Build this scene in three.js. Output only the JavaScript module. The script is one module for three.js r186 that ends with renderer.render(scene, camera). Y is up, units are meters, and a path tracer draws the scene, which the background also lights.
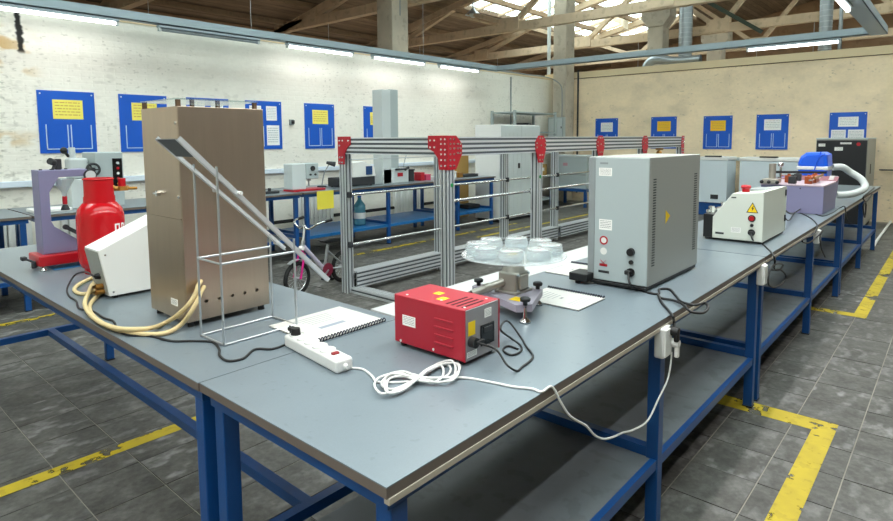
import * as THREE from 'three';
import { mergeGeometries } from 'three/addons/utils/BufferGeometryUtils.js';
import { RoundedBoxGeometry } from 'three/addons/geometries/RoundedBoxGeometry.js';
import { RectAreaLightUniformsLib } from 'three/addons/lights/RectAreaLightUniformsLib.js';

// ---------------------------------------------------------------- camera, sky, exposure
const scene = new THREE.Scene();
const renderer = new THREE.WebGLRenderer({ antialias: true });
renderer.toneMapping = THREE.LinearToneMapping;
renderer.toneMappingExposure = 1.06;
renderer.shadowMap.enabled = true;
RectAreaLightUniformsLib.init();
const CAM = { f: 587.36, cx: 453.37, cy: 192.67, h: 1.6, yaw: -0.857618, pitch: -0.0917334, roll: -0.0053468 };
const camera = new THREE.PerspectiveCamera(2 * Math.atan(260.5 / CAM.f) * 180 / Math.PI, 893 / 521, 0.05, 80);
camera.position.set(0, CAM.h, 0);
camera.rotation.set(CAM.pitch, CAM.yaw, CAM.roll, 'YXZ');
camera.setViewOffset(893, 521, 446.5 - CAM.cx, 260.5 - CAM.cy, 893, 521);
camera.updateMatrixWorld();
scene.add(camera);
scene.background = new THREE.Color(1.0, 0.99, 0.97);
const SKY = 7.0; scene.backgroundIntensity = SKY;
const LAMP = 44;                                   // radiance of the fluorescent tubes
const LAMPC = new THREE.Color(1.0, 0.985, 0.955);
// a pixel of the photograph -> point on an axis plane
function at(px, py, ax, v) {
  const d = new THREE.Vector3((px - CAM.cx) / CAM.f, -(py - CAM.cy) / CAM.f, -1).applyEuler(new THREE.Euler(CAM.pitch, CAM.yaw, CAM.roll, 'YXZ'));
  const o = new THREE.Vector3(0, CAM.h, 0), t = (v - o[ax]) / d[ax];
  return o.addScaledVector(d, t);
}

// ---------------------------------------------------------------- random, noise, textures
let seed = 12345;
const rnd = () => { seed = (seed * 1664525 + 1013904223) >>> 0; return seed / 4294967296; };
const R = (a, b) => a + (b - a) * rnd();
function hash(x, y, s) { let h = (x * 374761393 + y * 668265263 + s * 1442695041) | 0; h = Math.imul(h ^ (h >>> 13), 1274126177); return ((h ^ (h >>> 16)) >>> 0) / 4294967296; }
function vnoise(x, y, px, py, s) {               // periodic value noise
  const xi = Math.floor(x), yi = Math.floor(y), fx = x - xi, fy = y - yi;
  const u = fx * fx * (3 - 2 * fx), v = fy * fy * (3 - 2 * fy);
  const m = (a, n) => ((a % n) + n) % n;
  const a = hash(m(xi, px), m(yi, py), s), b = hash(m(xi + 1, px), m(yi, py), s), c = hash(m(xi, px), m(yi + 1, py), s), d = hash(m(xi + 1, px), m(yi + 1, py), s);
  return a + (b - a) * u + (c - a) * v + (a - b - c + d) * u * v;
}
function fbm(x, y, px, py, s, oct = 4) { let r = 0, a = .5, t = 0; for (let i = 0; i < oct; i++) { r += a * vnoise(x, y, px, py, s + i); t += a; a *= .5; x *= 2; y *= 2; px *= 2; py *= 2; } return r / t; }
const sst = (a, b, x) => { const t = Math.min(1, Math.max(0, (x - a) / (b - a))); return t * t * (3 - 2 * t); };
function tex(w, h, fn, srgb = true) {
  const d = new Uint8Array(w * h * 4);
  for (let j = 0; j < h; j++) for (let i = 0; i < w; i++) {
    const c = fn(i / w, j / h), k = (j * w + i) * 4;
    d[k] = Math.max(0, Math.min(255, c[0])); d[k + 1] = Math.max(0, Math.min(255, c[1])); d[k + 2] = Math.max(0, Math.min(255, c[2])); d[k + 3] = c.length > 3 ? c[3] : 255;
  }
  const t = new THREE.DataTexture(d, w, h); t.wrapS = t.wrapT = THREE.RepeatWrapping; t.magFilter = THREE.LinearFilter; t.minFilter = THREE.LinearMipmapLinearFilter; t.generateMipmaps = true;
  if (srgb) t.colorSpace = THREE.SRGBColorSpace; t.needsUpdate = true; return t;
}
function ctex(w, h, draw) {
  const c = document.createElement('canvas'); c.width = w; c.height = h; draw(c.getContext('2d'), w, h);
  const t = new THREE.CanvasTexture(c); t.colorSpace = THREE.SRGBColorSpace; return t;
}
const rep = (t, x, y, ox = 0, oy = 0) => { t.repeat.set(x, y); t.offset.set(ox, oy); return t; };

// ---------------------------------------------------------------- geometry helpers (world metres)
const V3 = (x, y, z) => new THREE.Vector3(x, y, z);
function bx(x0, y0, z0, x1, y1, z1) { const g = new THREE.BoxGeometry(Math.abs(x1 - x0), Math.abs(y1 - y0), Math.abs(z1 - z0)); g.translate((x0 + x1) / 2, (y0 + y1) / 2, (z0 + z1) / 2); return g; }
function rb(x0, y0, z0, x1, y1, z1, r = .006, s = 2) { const w = Math.abs(x1 - x0), h = Math.abs(y1 - y0), d = Math.abs(z1 - z0); const g = new RoundedBoxGeometry(w, h, d, s, Math.min(r, w / 2.01, h / 2.01, d / 2.01)); g.translate((x0 + x1) / 2, (y0 + y1) / 2, (z0 + z1) / 2); return g; }
function cy(p, q, r0, r1 = r0, seg = 16, open = false) {
  const a = V3(...p), b = V3(...q), d = b.clone().sub(a), g = new THREE.CylinderGeometry(r1, r0, d.length(), seg, 1, open);
  g.applyQuaternion(new THREE.Quaternion().setFromUnitVectors(V3(0, 1, 0), d.clone().normalize())); const m = a.add(b).multiplyScalar(.5); g.translate(m.x, m.y, m.z); return g;
}
function bar(p, q, w, h = w) {                   // rectangular bar from p to q
  const a = V3(...p), b = V3(...q), d = b.clone().sub(a), L = d.length(); d.normalize();
  const g = new THREE.BoxGeometry(w, h, L); const up = Math.abs(d.y) > .95 ? V3(1, 0, 0) : V3(0, 1, 0);
  const x = up.clone().cross(d).normalize(), y = d.clone().cross(x); g.applyMatrix4(new THREE.Matrix4().makeBasis(x, y, d)); const m = a.add(b).multiplyScalar(.5); g.translate(m.x, m.y, m.z); return g;
}
function tube(pts, r, seg = 0, rs = 8, closed = false) { const c = new THREE.CatmullRomCurve3(pts.map((p) => p.isVector3 ? p : V3(...p)), closed, 'centripetal'); return new THREE.TubeGeometry(c, seg || pts.length * 8, r, rs, closed); }
function lathe(prof, c = [0, 0, 0], seg = 32) { const g = new THREE.LatheGeometry(prof.map(([r, y]) => new THREE.Vector2(r, y)), seg); g.translate(...c); return g; }
function sph(c, r, s = 14) { const g = new THREE.SphereGeometry(r, s, Math.max(6, s >> 1)); g.translate(...c); return g; }
// polygon [[a,b]...] extruded: axis 'x' -> (a,b)=(z,y); 'z' -> (x,y); 'y' -> (x,z)
function ext(poly, axis, t0, t1, bevel = 0, holes = []) {
  const s = new THREE.Shape(poly.map(([a, b]) => new THREE.Vector2(a, b)));
  for (const h of holes) s.holes.push(new THREE.Path(h.map(([a, b]) => new THREE.Vector2(a, b))));
  const lo = Math.min(t0, t1), d = Math.abs(t1 - t0);
  const g = new THREE.ExtrudeGeometry(s, { depth: d - 2 * bevel, bevelEnabled: bevel > 0, bevelThickness: bevel, bevelSize: bevel, bevelOffset: -bevel, bevelSegments: 2, curveSegments: 12 });
  g.translate(0, 0, bevel + lo);
  if (axis === 'x') g.applyMatrix4(new THREE.Matrix4().set(0, 0, 1, 0, 0, 1, 0, 0, 1, 0, 0, 0, 0, 0, 0, 1)), flip(g);
  if (axis === 'y') g.applyMatrix4(new THREE.Matrix4().set(1, 0, 0, 0, 0, 0, 1, 0, 0, 1, 0, 0, 0, 0, 0, 1)), flip(g);
  return g;
}
function flip(g) { // reverse winding after a mirrored mapping
  const p = g.attributes.position, n = g.attributes.normal, u = g.attributes.uv;
  for (let i = 0; i < p.count; i += 3) for (const a of [p, n, u]) for (let k = 0; k < a.itemSize; k++) { const t = a.array[(i + 1) * a.itemSize + k]; a.array[(i + 1) * a.itemSize + k] = a.array[(i + 2) * a.itemSize + k]; a.array[(i + 2) * a.itemSize + k] = t; }
}
const circ = (cx, cyy, r, n = 20) => Array.from({ length: n }, (_, i) => [cx + r * Math.cos(i / n * 6.2832), cyy + r * Math.sin(i / n * 6.2832)]);
function merge(gs) {
  gs = (Array.isArray(gs) ? gs : [gs]).map((g) => { const q = g.index ? g.toNonIndexed() : g.clone(); for (const k of Object.keys(q.attributes)) if (!['position', 'normal', 'uv'].includes(k)) q.deleteAttribute(k); return q; });
  return gs.length > 1 ? mergeGeometries(gs) : gs[0];
}
function metreUV(g) {
  const p = g.attributes.position, n = g.attributes.normal, u = g.attributes.uv;
  for (let i = 0; i < p.count; i += 3) {
    let ax = 0, ay = 0, az = 0; for (let k = 0; k < 3; k++) { ax += Math.abs(n.getX(i + k)); ay += Math.abs(n.getY(i + k)); az += Math.abs(n.getZ(i + k)); }
    for (let k = 0; k < 3; k++) { const j = i + k; if (ay >= ax && ay >= az) u.setXY(j, p.getX(j), p.getZ(j)); else if (ax >= az) u.setXY(j, p.getZ(j), p.getY(j)); else u.setXY(j, p.getX(j), p.getY(j)); }
  }
}
const taken = {};
function numbered(n) { const k = taken[n] = (taken[n] ?? -1) + 1; return k ? n + '_' + String(k).padStart(3, '0') : n; }
function thing(name, label, category, [x, y, z], group) { const o = new THREE.Group(); o.name = numbered(name); o.position.set(x, y, z); o.userData = { label, category }; if (group) o.userData.group = group; scene.add(o); return o; }
function rootPos(o) { const v = V3(0, 0, 0); for (let p = o; p && p !== scene; p = p.parent) v.add(p.position); return v; }
function part(name, gs, mat, parent, o = {}) {    // world-space geometry -> mesh under parent
  const g = merge(gs); if (!o.uv) metreUV(g); const b = rootPos(parent); g.translate(-b.x, -b.y, -b.z);
  const m = new THREE.Mesh(g, mat); m.name = name; m.castShadow = m.receiveShadow = true; if (o.label) m.userData.label = o.label; if (o.kind) m.userData.kind = o.kind; parent.add(m); return m;
}
function solo(name, gs, mat, label, category, group, o = {}) {   // a thing that is one mesh, origin at its base
  const g = merge(gs); if (!o.uv) metreUV(g); g.computeBoundingBox(); const b = g.boundingBox, c = b.getCenter(V3(0, 0, 0)); c.y = b.min.y; g.translate(-c.x, -c.y, -c.z);
  const m = new THREE.Mesh(g, mat); m.name = numbered(name); m.position.copy(c); m.castShadow = m.receiveShadow = true; m.userData = { label, category }; if (group) m.userData.group = group; scene.add(m); return m;
}
function struct(name, label, category, pos = [0, 0, 0]) { const o = new THREE.Group(); o.name = name; o.position.set(...pos); o.userData = { label, category, kind: 'structure' }; scene.add(o); return o; }
function slab(name, gs, mat, label, category, o = {}) { const m = solo(name, gs, mat, label, category, null, o); m.name = name; m.userData.kind = 'structure'; return m; }

// ---------------------------------------------------------------- materials
const std = (color, roughness = .6, metalness = 0, extra = {}) => new THREE.MeshStandardMaterial({ color, roughness, metalness, ...extra });
const speck = tex(256, 256, (u, v) => { const n = fbm(u * 8, v * 8, 8, 8, 3, 4), k = 236 + 19 * n; return [k, k, k]; });
const smudge = tex(512, 512, (u, v) => { const a = fbm(u * 6, v * 6, 6, 6, 11, 5), b = hash(Math.floor(u * 512), Math.floor(v * 512), 5), c = sst(.62, .75, fbm(u * 14, v * 14, 14, 14, 21, 3)); const k = 208 + 38 * a + 6 * b - 16 * c; return [k, k, k + 1]; });
const topTex = tex(512, 512, (u, v) => { const a = fbm(u * 6, v * 6, 6, 6, 13, 5), b = hash(Math.floor(u * 512), Math.floor(v * 512), 6), d = sst(.8, .86, fbm(u * 60, v * 60, 60, 60, 17, 2)); const k = 220 + 14 * a + 7 * b - 14 * d; return [k, k, k + 1]; });
const roughTex = tex(256, 256, (u, v) => { const k = 165 + 70 * fbm(u * 5, v * 5, 5, 5, 31, 4); return [k, k, k]; }, false);
const grain = tex(256, 256, (u, v) => { const k = 234 + 4 * vnoise(u * 128, v * 4, 128, 4, 7) + 14 * fbm(u * 3, v * 3, 3, 3, 9, 3); return [k, k, k]; });
const MAT = {
  top: new THREE.MeshPhysicalMaterial({ color: '#7b8890', map: rep(topTex, .9, .9), roughness: .3 }),
  shelf: std('#7d858a', .6, 0, { map: rep(smudge.clone(), 1.3, 1.3) }),
  board: std('#6a6059', .7), lip: std('#b9b0a2', .55),
  blue: std('#0f4c8e', .4, 0, { map: rep(speck, 2, 2) }), blueShelf: std('#0d6fb4', .45, 0, { map: rep(smudge.clone(), 1, 1) }),
  whiteTop: std('#bfc3c4', .35),
  steel: std('#cdbba8', .36, 1, { map: rep(grain.clone(), 9, 1.1) }),
  chrome: std('#d8dadb', .16, 1), zinc: std('#c3c9cd', .32, .85), galv: std('#aeb8bf', .35, .8, { map: speck }),
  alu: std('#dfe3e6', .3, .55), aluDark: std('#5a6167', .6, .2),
  black: std('#141517', .5), blackGloss: std('#0d0e10', .22), rubber: std('#1b1b1c', .85), charcoal: std('#2a2d31', .6),
  red: std('#b3101f', .3), redPlate: std('#b01326', .42), redGas: std('#c0101c', .18), redBox: std('#a5142b', .42),
  white: std('#ecedeb', .42), offwhite: std('#e3e5e2', .5), plastic: std('#dddedc', .35), paper: std('#e2e2de', .85),
  grey: std('#aab6b8', .5), greyDark: std('#8b9294', .55, 0, {}), greySide: std('#9c9f9b', .45), greyLight: std('#c6cecf', .5),
  ivory: std('#d7dcd2', .45), lavender: std('#807ea0', .5), lavenderDark: std('#6f6b82', .5), yellow: std('#f5cf12', .6), yellowSoft: std('#f1e14c', .8),
  blueBoard: std('#0a58c4', .38), beige: std('#d8c391', .55), brass: std('#a8793a', .35, .7), copper: std('#a4532f', .4, .5),
  cast: std('#b7b2a8', .42, .7), blueSheet: std('#1d5fe0', .3), hose: std('#b9bfbd', .55), wood: std('#b08d4f', .7), pink: std('#d51f86', .35),
  concrete: std('#cfc6b4', .9, 0, { map: rep(smudge.clone(), .6, .6) }), beam: std('#e2ccae', .9, 0, { map: rep(smudge.clone(), .8, .8) }), beamDark: std('#a28b70', .95, 0, { map: rep(smudge.clone(), .7, .7) }),
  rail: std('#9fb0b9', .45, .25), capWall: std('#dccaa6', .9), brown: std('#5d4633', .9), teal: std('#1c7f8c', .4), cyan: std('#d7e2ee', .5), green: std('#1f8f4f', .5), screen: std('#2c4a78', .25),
  lampGlow: new THREE.MeshStandardMaterial({ color: '#ffffff', emissive: LAMPC, emissiveIntensity: 5.5, roughness: .4 }), lampOff: std('#8d979c', .4),
  clear: new THREE.MeshPhysicalMaterial({ color: '#f2f6f7', transmission: .8, thickness: 0, roughness: .17, ior: 1.45 }), glass: new THREE.MeshPhysicalMaterial({ color: '#eaf3f2', transmission: 1, thickness: 0, roughness: .05 }),
};
MAT.pocket = std('#b9cfe8', .4);
MAT.frost = std('#d3e0e8', .4);

// ================================================================ THE SETTING
const ZW = -8.2, XB = 13.5, T = 0.9;
const HALL = { x0: -5, x1: 24, z0: -13.5, z1: 11.5 };
const roofY = (z) => z < -1 ? 4.45 + .2 * (z + 13.4) : 4.45 + .2 * 12.4 - .2 * (z + 1);
// ---- floor: a screed bed with square stone tiles on it
{
  const floor = struct('floor', 'worn dark grey square stone tiles with pale joints', 'floor');
  part('screed_bed', bx(HALL.x0, -.16, HALL.z0, HALL.x1, -.0045, HALL.z1), std('#a29d92', .95, 0, { map: rep(smudge.clone(), .7, .7) }), floor);
  const stone = (s, br) => tex(256, 256, (u, v) => {
    const a = fbm(u * 4, v * 4, 4, 4, s, 5), b = fbm(u * 24, v * 24, 24, 24, s + 40, 3), sc = sst(.45, .8, fbm(u * 5 + 3, v * 9, 5, 9, s + 80, 4)) * br, g = hash(Math.floor(u * 256), Math.floor(v * 256), s);
    const k = 64 + 50 * a + 38 * (b - .5) + 14 * (g - .5) + 50 * sc; return [k + 1, k, k - 3 + 4 * sc];
  });
  const stones = [0, 1, 2, 3, 4, 5].map((i) => { const m = stone(100 + i * 17, [.5, .9, .35, 1.1, .7, .45][i]); return std('#dddcd9', .58, 0, { map: m, bumpMap: m, bumpScale: .0015 }); });
  const S = .2985, geos = [0, 1, 2, 3].map((i) => { const g = bx(-S / 2 + .003, -.009, -S / 2 + .003, S / 2 - .003, 0, S / 2 - .003).toNonIndexed(); metreUV(g); const u = g.attributes.uv; for (let k = 0; k < u.count; k++) u.setXY(k, u.getX(k) * 2.2 + i * .37, u.getY(k) * 2.2 + i * .61); return g; });
  const blocked = (x, z) => { // does a bench top or shelf hide the tile from where we stand?
    const hit = (h, x0, x1, z0, z1) => { const t = (CAM.h - h) / CAM.h, qx = x * t, qz = z * t; return qx > x0 && qx < x1 && qz > z0 && qz < z1; };
    return hit(.9, .76, 10.2, -1.81, -.84) || hit(.9, .76, 1.556, -4.72, -1.63) || hit(.3, .9, 10.2, -1.6, -.9);
  };
  const list = [], e = new THREE.Euler(CAM.pitch, CAM.yaw, CAM.roll, 'YXZ'), qi = new THREE.Quaternion().setFromEuler(e).invert();
  for (let i = -16; i < 36; i++) for (let j = -28; j < 12; j++) {
    const x = 2.729 + i * S, z = -.786 + j * S; if (x < -2 || x > 13.4 || z < -8.1 || z > 2.6) continue;
    const c = V3(x, -CAM.h, z).applyQuaternion(qi); let score = -1;
    if (c.z < -.3) { const px = CAM.cx + CAM.f * c.x / -c.z, py = CAM.cy - CAM.f * c.y / -c.z; if (px > -25 && px < 918 && py < 545 && !blocked(x, z)) score = 1 / (c.z * c.z * Math.hypot(x, z)); }
    list.push([score, x, z, i, j]);
  }
  list.sort((a, b) => b[0] - a[0]);
  const rest = []; let n = 0;
  for (const [s, x, z, i, j] of list) {
    const h = hash(i + 50, j + 50, 9);
    if (s > 0 && n < 290) {
      const m = new THREE.Mesh(geos[Math.floor(h * 97) % 4], stones[Math.floor(h * 31) % stones.length]); m.name = 'tile'; m.position.set(x, -.002 * hash(i, j, 3), z); m.castShadow = m.receiveShadow = true; floor.add(m); n++;
    } else rest.push(geos[Math.floor(h * 97) % 4].clone().translate(x, -.002 * hash(i, j, 3), z));
  }
  const m = new THREE.Mesh(mergeGeometries(rest), stones[0]); m.name = 'distant_tiles'; m.userData.kind = 'stuff'; m.receiveShadow = m.castShadow = true; floor.add(m);
}
// ---- partition walls
{
  const L = 18.5, Hh = 3.1;
  const brickRow = (y) => Math.abs(((y / .078) % 1) - .5) * 2;
  const w = tex(2048, 512, (u, v) => {
    const x = u * L - 5, y = v * Hh;
    let k = 232 + 12 * (fbm(u * 40, v * 8, 40, 8, 51, 5) - .5) + 7 * (fbm(u * 500, v * 120, 500, 120, 55, 2) - .5);
    const fl = sst(.66, .8, fbm(u * 120, v * 40, 120, 40, 58, 3)); k -= 12 * fl * sst(.45, .6, fbm(u * 12, v * 4, 12, 4, 61, 3)); k -= 26 * sst(.74, .82, fbm(u * 420, v * 150, 420, 150, 62, 2)) * sst(.4, .6, fbm(u * 30, v * 9, 30, 9, 64, 3));
    let c = [k + 5, k + 2, k - 8];
    // old leak: yellow-brown flaking at the near end
    const lk = sst(.48, .66, fbm(u * 70, v * 22, 70, 22, 83, 4)) * sst(2.2, 1.7, x) * (sst(2.95, 2.7, y) * sst(2.2, 2.32, y) + .7 * sst(.12, .02, Math.abs(y - 1.62))); c = c.map((q, i) => q - lk * [38, 66, 105][i]);
    const g2 = sst(.55, .75, fbm(u * 300, v * 110, 300, 110, 87, 3)) * sst(2.05, 1.7, x); c = c.map((q) => q - 30 * g2);
    // black soot crack
    const cx = 1.925 + .04 * (3.0 - y) + .03 * (fbm(3, v * 60, 90, 60, 90, 3) - .5), wd = .022 + .03 * fbm(7, v * 90, 90, 90, 93, 2), cr = sst(wd, wd * .4, Math.abs(x - cx)) * sst(2.58, 2.64, y); c = c.map((q) => q * (1 - .88 * cr));
    return c;
  });
  rep(w, 1 / L, 1 / Hh, 5 / L, 0);
  const bmp = tex(1024, 512, (u, v) => { const y = v * 1.56, row = Math.floor(y / .078), x = u * 2.4 + (row % 2) * .13, j = Math.min(1, Math.min(brickRow(y) * 3, Math.abs(((x / .26) % 1) - .5) * 2 * 9)); const k = 150 + 60 * sst(0, 1, 1 - (1 - j)) + 70 * (fbm(u * 60, v * 40, 60, 40, 66, 4) - .5); return [k, k, k]; }, false);
  rep(bmp, 1 / 2.4, 1 / 1.56);
  const wallL = struct('wall_left', 'white painted brick partition wall with soot crack and leak stains', 'wall');
  part('brickwork', bx(-5, 0, ZW, XB, Hh, ZW - .25), new THREE.MeshStandardMaterial({ map: w, roughness: .8, bumpMap: bmp, bumpScale: .004 }), wallL);
  part('wall_cap', bx(-5, Hh, ZW + .01, XB, Hh + .05, ZW - .26), MAT.capWall, wallL);
  const L2 = 17, w2 = tex(2048, 512, (u, v) => {
    let k = 1 + .10 * (fbm(u * 30, v * 8, 30, 8, 151, 5) - .5) + .04 * (fbm(u * 400, v * 100, 400, 100, 155, 2) - .5);
    const st = sst(.5, .8, fbm(u * 34, v * 10, 34, 10, 158, 5)) * .06 + sst(.72, .84, fbm(u * 300, v * 110, 300, 110, 159, 3)) * .16 * sst(.45, .6, fbm(u * 25, v * 9, 25, 9, 160, 3)); k -= st;
    return [242 * k, 222 * k, 190 * k];
  });
  rep(w2, 1 / L2, 1 / 3.25, .2, 0);
  const wallB = struct('wall_back', 'beige painted partition wall with brown shadow line under its top edge', 'wall');
  part('plaster', bx(XB, 0, ZW - .25, XB + .25, 3.09, 6), new THREE.MeshStandardMaterial({ map: w2, roughness: .85, bumpMap: bmp, bumpScale: .003 }), wallB);
  part('top_course', bx(XB - .02, 3.105, ZW - .25, XB + .27, 3.26, 6), MAT.capWall, wallB);
  part('shadow_line', bx(XB + .005, 3.09, ZW - .25, XB + .25, 3.105, 6), MAT.brown, wallB);  // brown strip standing in for the shade under the top course
}
// ---- outer hall: walls, roof slopes with skylight openings, purlins
{
  const hallM = std('#b79676', .95, 0, { map: rep(smudge.clone(), .4, .4) });
  slab('wall_hall_left', bx(HALL.x0, 0, HALL.z0 - .3, HALL.x1, 4.4, HALL.z0), hallM, 'dim outer hall wall beyond the white partition', 'wall');
  slab('wall_hall_right', bx(HALL.x0, 0, HALL.z1, HALL.x1, 4.4, HALL.z1 + .3), std('#c9c3b4', .9), 'outer hall side wall behind the photographer', 'wall');
  const gable = (x0, x1) => ext([[HALL.z0 - .3, 0], [HALL.z1 + .3, 0], [HALL.z1 + .3, 4.45], [-1, 6.95], [HALL.z0 - .3, 4.45]], 'x', x0, x1);
  slab('wall_hall_far', gable(HALL.x1, HALL.x1 + .3), hallM, 'pinkish beige far end wall of the hall under the roof', 'wall');
  slab('wall_hall_near', gable(HALL.x0 - .3, HALL.x0), std('#c9c3b4', .9), 'outer hall end wall', 'wall');
  const sheath = tex(512, 512, (u, v) => { const b = Math.floor(v * 16), e = Math.min(1, Math.abs(((v * 16) % 1) - .5) * -2 + 1) , k = 122 + 34 * hash(b, 3, 3) + 34 * (fbm(u * 10, v * 50, 10, 50, 171, 4) - .5) - (e < .12 ? 30 : 0); return [k + 12, k + 2, k - 8]; });
  rep(sheath, .4, .4);
  const roofM = std('#e6d6c2', .95, 0, { map: sheath });
  const ceil = struct('ceiling', 'dark boarded pitched roof on purlins with skylight openings', 'ceiling');
  const slope = (x0, x1, z0, z1) => { const t = .12; return ext([[z0, roofY(z0)], [z1, roofY(z1)], [z1, roofY(z1) + t], [z0, roofY(z0) + t]], 'x', x0, x1); };
  const A = HALL.x0 - .3, B = HALL.x1 + .3;
  // left slope: openings z -10.3..-6.9 (x 12..21)
  part('roof_sheathing', [slope(A, B, -13.9, -10.3), slope(A, 11.9, -10.3, -6.9), slope(21, B, -10.3, -6.9), slope(A, B, -6.9, -6.4), slope(A, -4, -6.4, -4.2), slope(11.75, B, -6.4, -4.2), slope(A, B, -4.2, -1)], roofM, ceil);
  // right slope: a long unseen skylight, added for more daylight
  part('roof_sheathing', [slope(A, -4, -1, 1.4), slope(20.5, B, -1, 1.4), slope(A, B, 1.4, 11.9)], roofM, ceil);
  for (let z = -12.9; z < 11; z += 1.15) if (!(z > -6.4 && z < -4.2) && (z < -1.1 || z > 1.5)) part('purlin', bx(A + .3, roofY(z) - .13, z - .05, B - .3, roofY(z) - .01, z + .05), MAT.beamDark, ceil);
  for (let x = 12.9; x < 21; x += 1.0) part('glazing_bar', ext([[-10.3, roofY(-10.3)], [-6.9, roofY(-6.9)], [-6.9, roofY(-6.9) + .06], [-10.3, roofY(-10.3) + .06]], 'x', x, x + .05), MAT.beam, ceil);
  const pane = MAT.glass;
  for (let x = 11.9; x < 20.9; x += 1.0) part('skylight_pane', ext([[-10.3, roofY(-10.3) + .06], [-6.9, roofY(-6.9) + .06], [-6.9, roofY(-6.9) + .066], [-10.3, roofY(-10.3) + .066]], 'x', x + .02, Math.min(21, x + 1.02)), pane, ceil);
  for (const [z0, z1, xe] of [[-6.4, -4.2, 11], [-1, 1.4, 20]]) for (let x = -4; x < xe; x += 1.75) { // unseen skylights added for fill daylight and the rail shadow
    part('skylight_pane', ext([[z0, roofY(z0) + .06], [z1, roofY(z1) + .06], [z1, roofY(z1) + .066], [z0, roofY(z0) + .066]], 'x', x + .04, x + 1.71), pane, ceil);
    part('glazing_bar', ext([[z0, roofY(z0)], [z1, roofY(z1)], [z1, roofY(z1) + .06], [z0, roofY(z0) + .06]], 'x', x - .04, x + .04), MAT.beam, ceil);
  }
}
// ---- roof trusses
{
  const mk = (x, label, yc = 4.2) => {
    const t = thing('roof_truss', label, 'truss', [x, 4.1, -13.3], 'roof trusses spanning the hall');
    const P = (n, a, b, w, h) => part(n, bar(a, b, w, h), MAT.beam, t);
    P('bottom_chord', [x, yc, -13.3], [x, yc, 11.2], .16, .2);
    P('top_chord', [x, roofY(-13.3) - .22, -13.3], [x, roofY(-1) - .22, -1], .16, .16);
    P('top_chord', [x, roofY(-1) - .22, -1], [x, roofY(11.2) - .22, 11.2], .16, .16);
    for (let z = -11.8; z < 10; z += 3.6) {
      part('gusset', bx(x - .1, yc - .07, z - .26, x + .1, yc + .22, z + .26), MAT.beam, t);
      for (const s of [-1, 1]) { const zz = z + s * 1.75; P('web_strut', [x, yc + .08, z + s * .08], [x, roofY(zz) - .25, zz], .11, .11); }
    }
    return t;
  };
  mk(8.58, 'weathered timber truss passing behind the concrete column by white wall', 4.36);
  mk(11.6, 'weathered timber truss in front of the skylight, hanging the bell lamp');
  mk(15.1, 'weathered timber truss crossing above the beige back partition');
  mk(18.6, 'weathered timber truss far behind the beige partition');
  mk(4.6, 'weathered timber truss nearest above the work benches');
}
// ---- columns
{
  const c1 = thing('concrete_column', 'square pale concrete column rising behind the white wall', 'column', [8.22, 0, -8.68]);
  part('shaft', rb(8.0, 0, -8.9, 8.44, roofY(-8.7) - .13, -8.46, .02), MAT.concrete, c1);
  part('recess', bx(8.2, 4.0, -8.462, 8.23, 4.32, -8.454), MAT.greyDark, c1);
  const c2 = thing('concrete_column', 'square concrete column in the corner beside the grey electrical box', 'column', [13.23, 0, -7.8]);
  part('shaft', rb(13.02, 0, -7.92, 13.44, roofY(-7.8) - .15, -7.55, .02), MAT.concrete, c2);
  for (const [x, px, py, label] of [[14.6, 659, 7, 'pale concrete column with flared head behind beige wall beside duct'], [17.6, 717, 31, 'short distant concrete column with flared head between two ducts']]) {
    const p0 = at(px, py, 'x', x), z = p0.z, y1 = p0.y;
    const c = thing('capital_column', label, 'column', [x, 0, z]);
    part('shaft', rb(x - .2, 0, z - .2, x + .2, y1 - .5, z + .2, .03), MAT.concrete, c);
    part('capital', ext([[z - .2, y1 - .5], [z + .2, y1 - .5], [z + .36, y1 - .28], [z + .36, y1], [z - .36, y1], [z - .36, y1 - .28]], 'x', x - .22, x + .22, .02), MAT.concrete, c);
  }
}
// ---- lamp rails and fluorescent lamps
function lamp(label, a, b, lit, group, power = 1) {     // a, b: ends of the tube [x,y,z]
  const m = [(a[0] + b[0]) / 2, a[1], (a[2] + b[2]) / 2], alongX = Math.abs(a[0] - b[0]) > .1;
  const t = thing('fluorescent_lamp', label, 'lamp', m, group), L = alongX ? Math.abs(b[0] - a[0]) : Math.abs(b[2] - a[2]);
  const box = (l, y0, y1, w) => alongX ? rb(m[0] - l / 2, y0, m[2] - w / 2, m[0] + l / 2, y1, m[2] + w / 2, .008) : rb(m[0] - w / 2, y0, m[2] - l / 2, m[0] + w / 2, y1, m[2] + l / 2, .008);
  part('housing', box(L + .04, a[1] + .02, a[1] + .055, .085), MAT.rail, t);
  part('tube', cy(a, b, .022, .022, 12), lit ? MAT.lampGlow : MAT.lampOff, t, lit ? {} : { label: 'unlit grey tube' });
  for (const s of [-1, 1]) { const e = s < 0 ? a : b; part('end_cap', alongX ? bx(e[0] - .015, a[1] - .024, e[2] - .026, e[0] + .015, a[1] + .022, e[2] + .026) : bx(e[0] - .026, a[1] - .024, e[2] - .015, e[0] + .026, a[1] + .022, e[2] + .015), MAT.greyLight, t); }
  if (lit) {
    const l = new THREE.RectAreaLight(LAMPC, LAMP * power, alongX ? L : .07, alongX ? .07 : L); l.position.set(m[0], a[1] - .028, m[2]); l.rotation.set(-Math.PI / 2, 0, 0); l.castShadow = true;
    scene.add(l);
  }
  return t;
}
const RY = 3.0, RL = -7.78, RX = 10.45, RR = -1.0;
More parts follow.
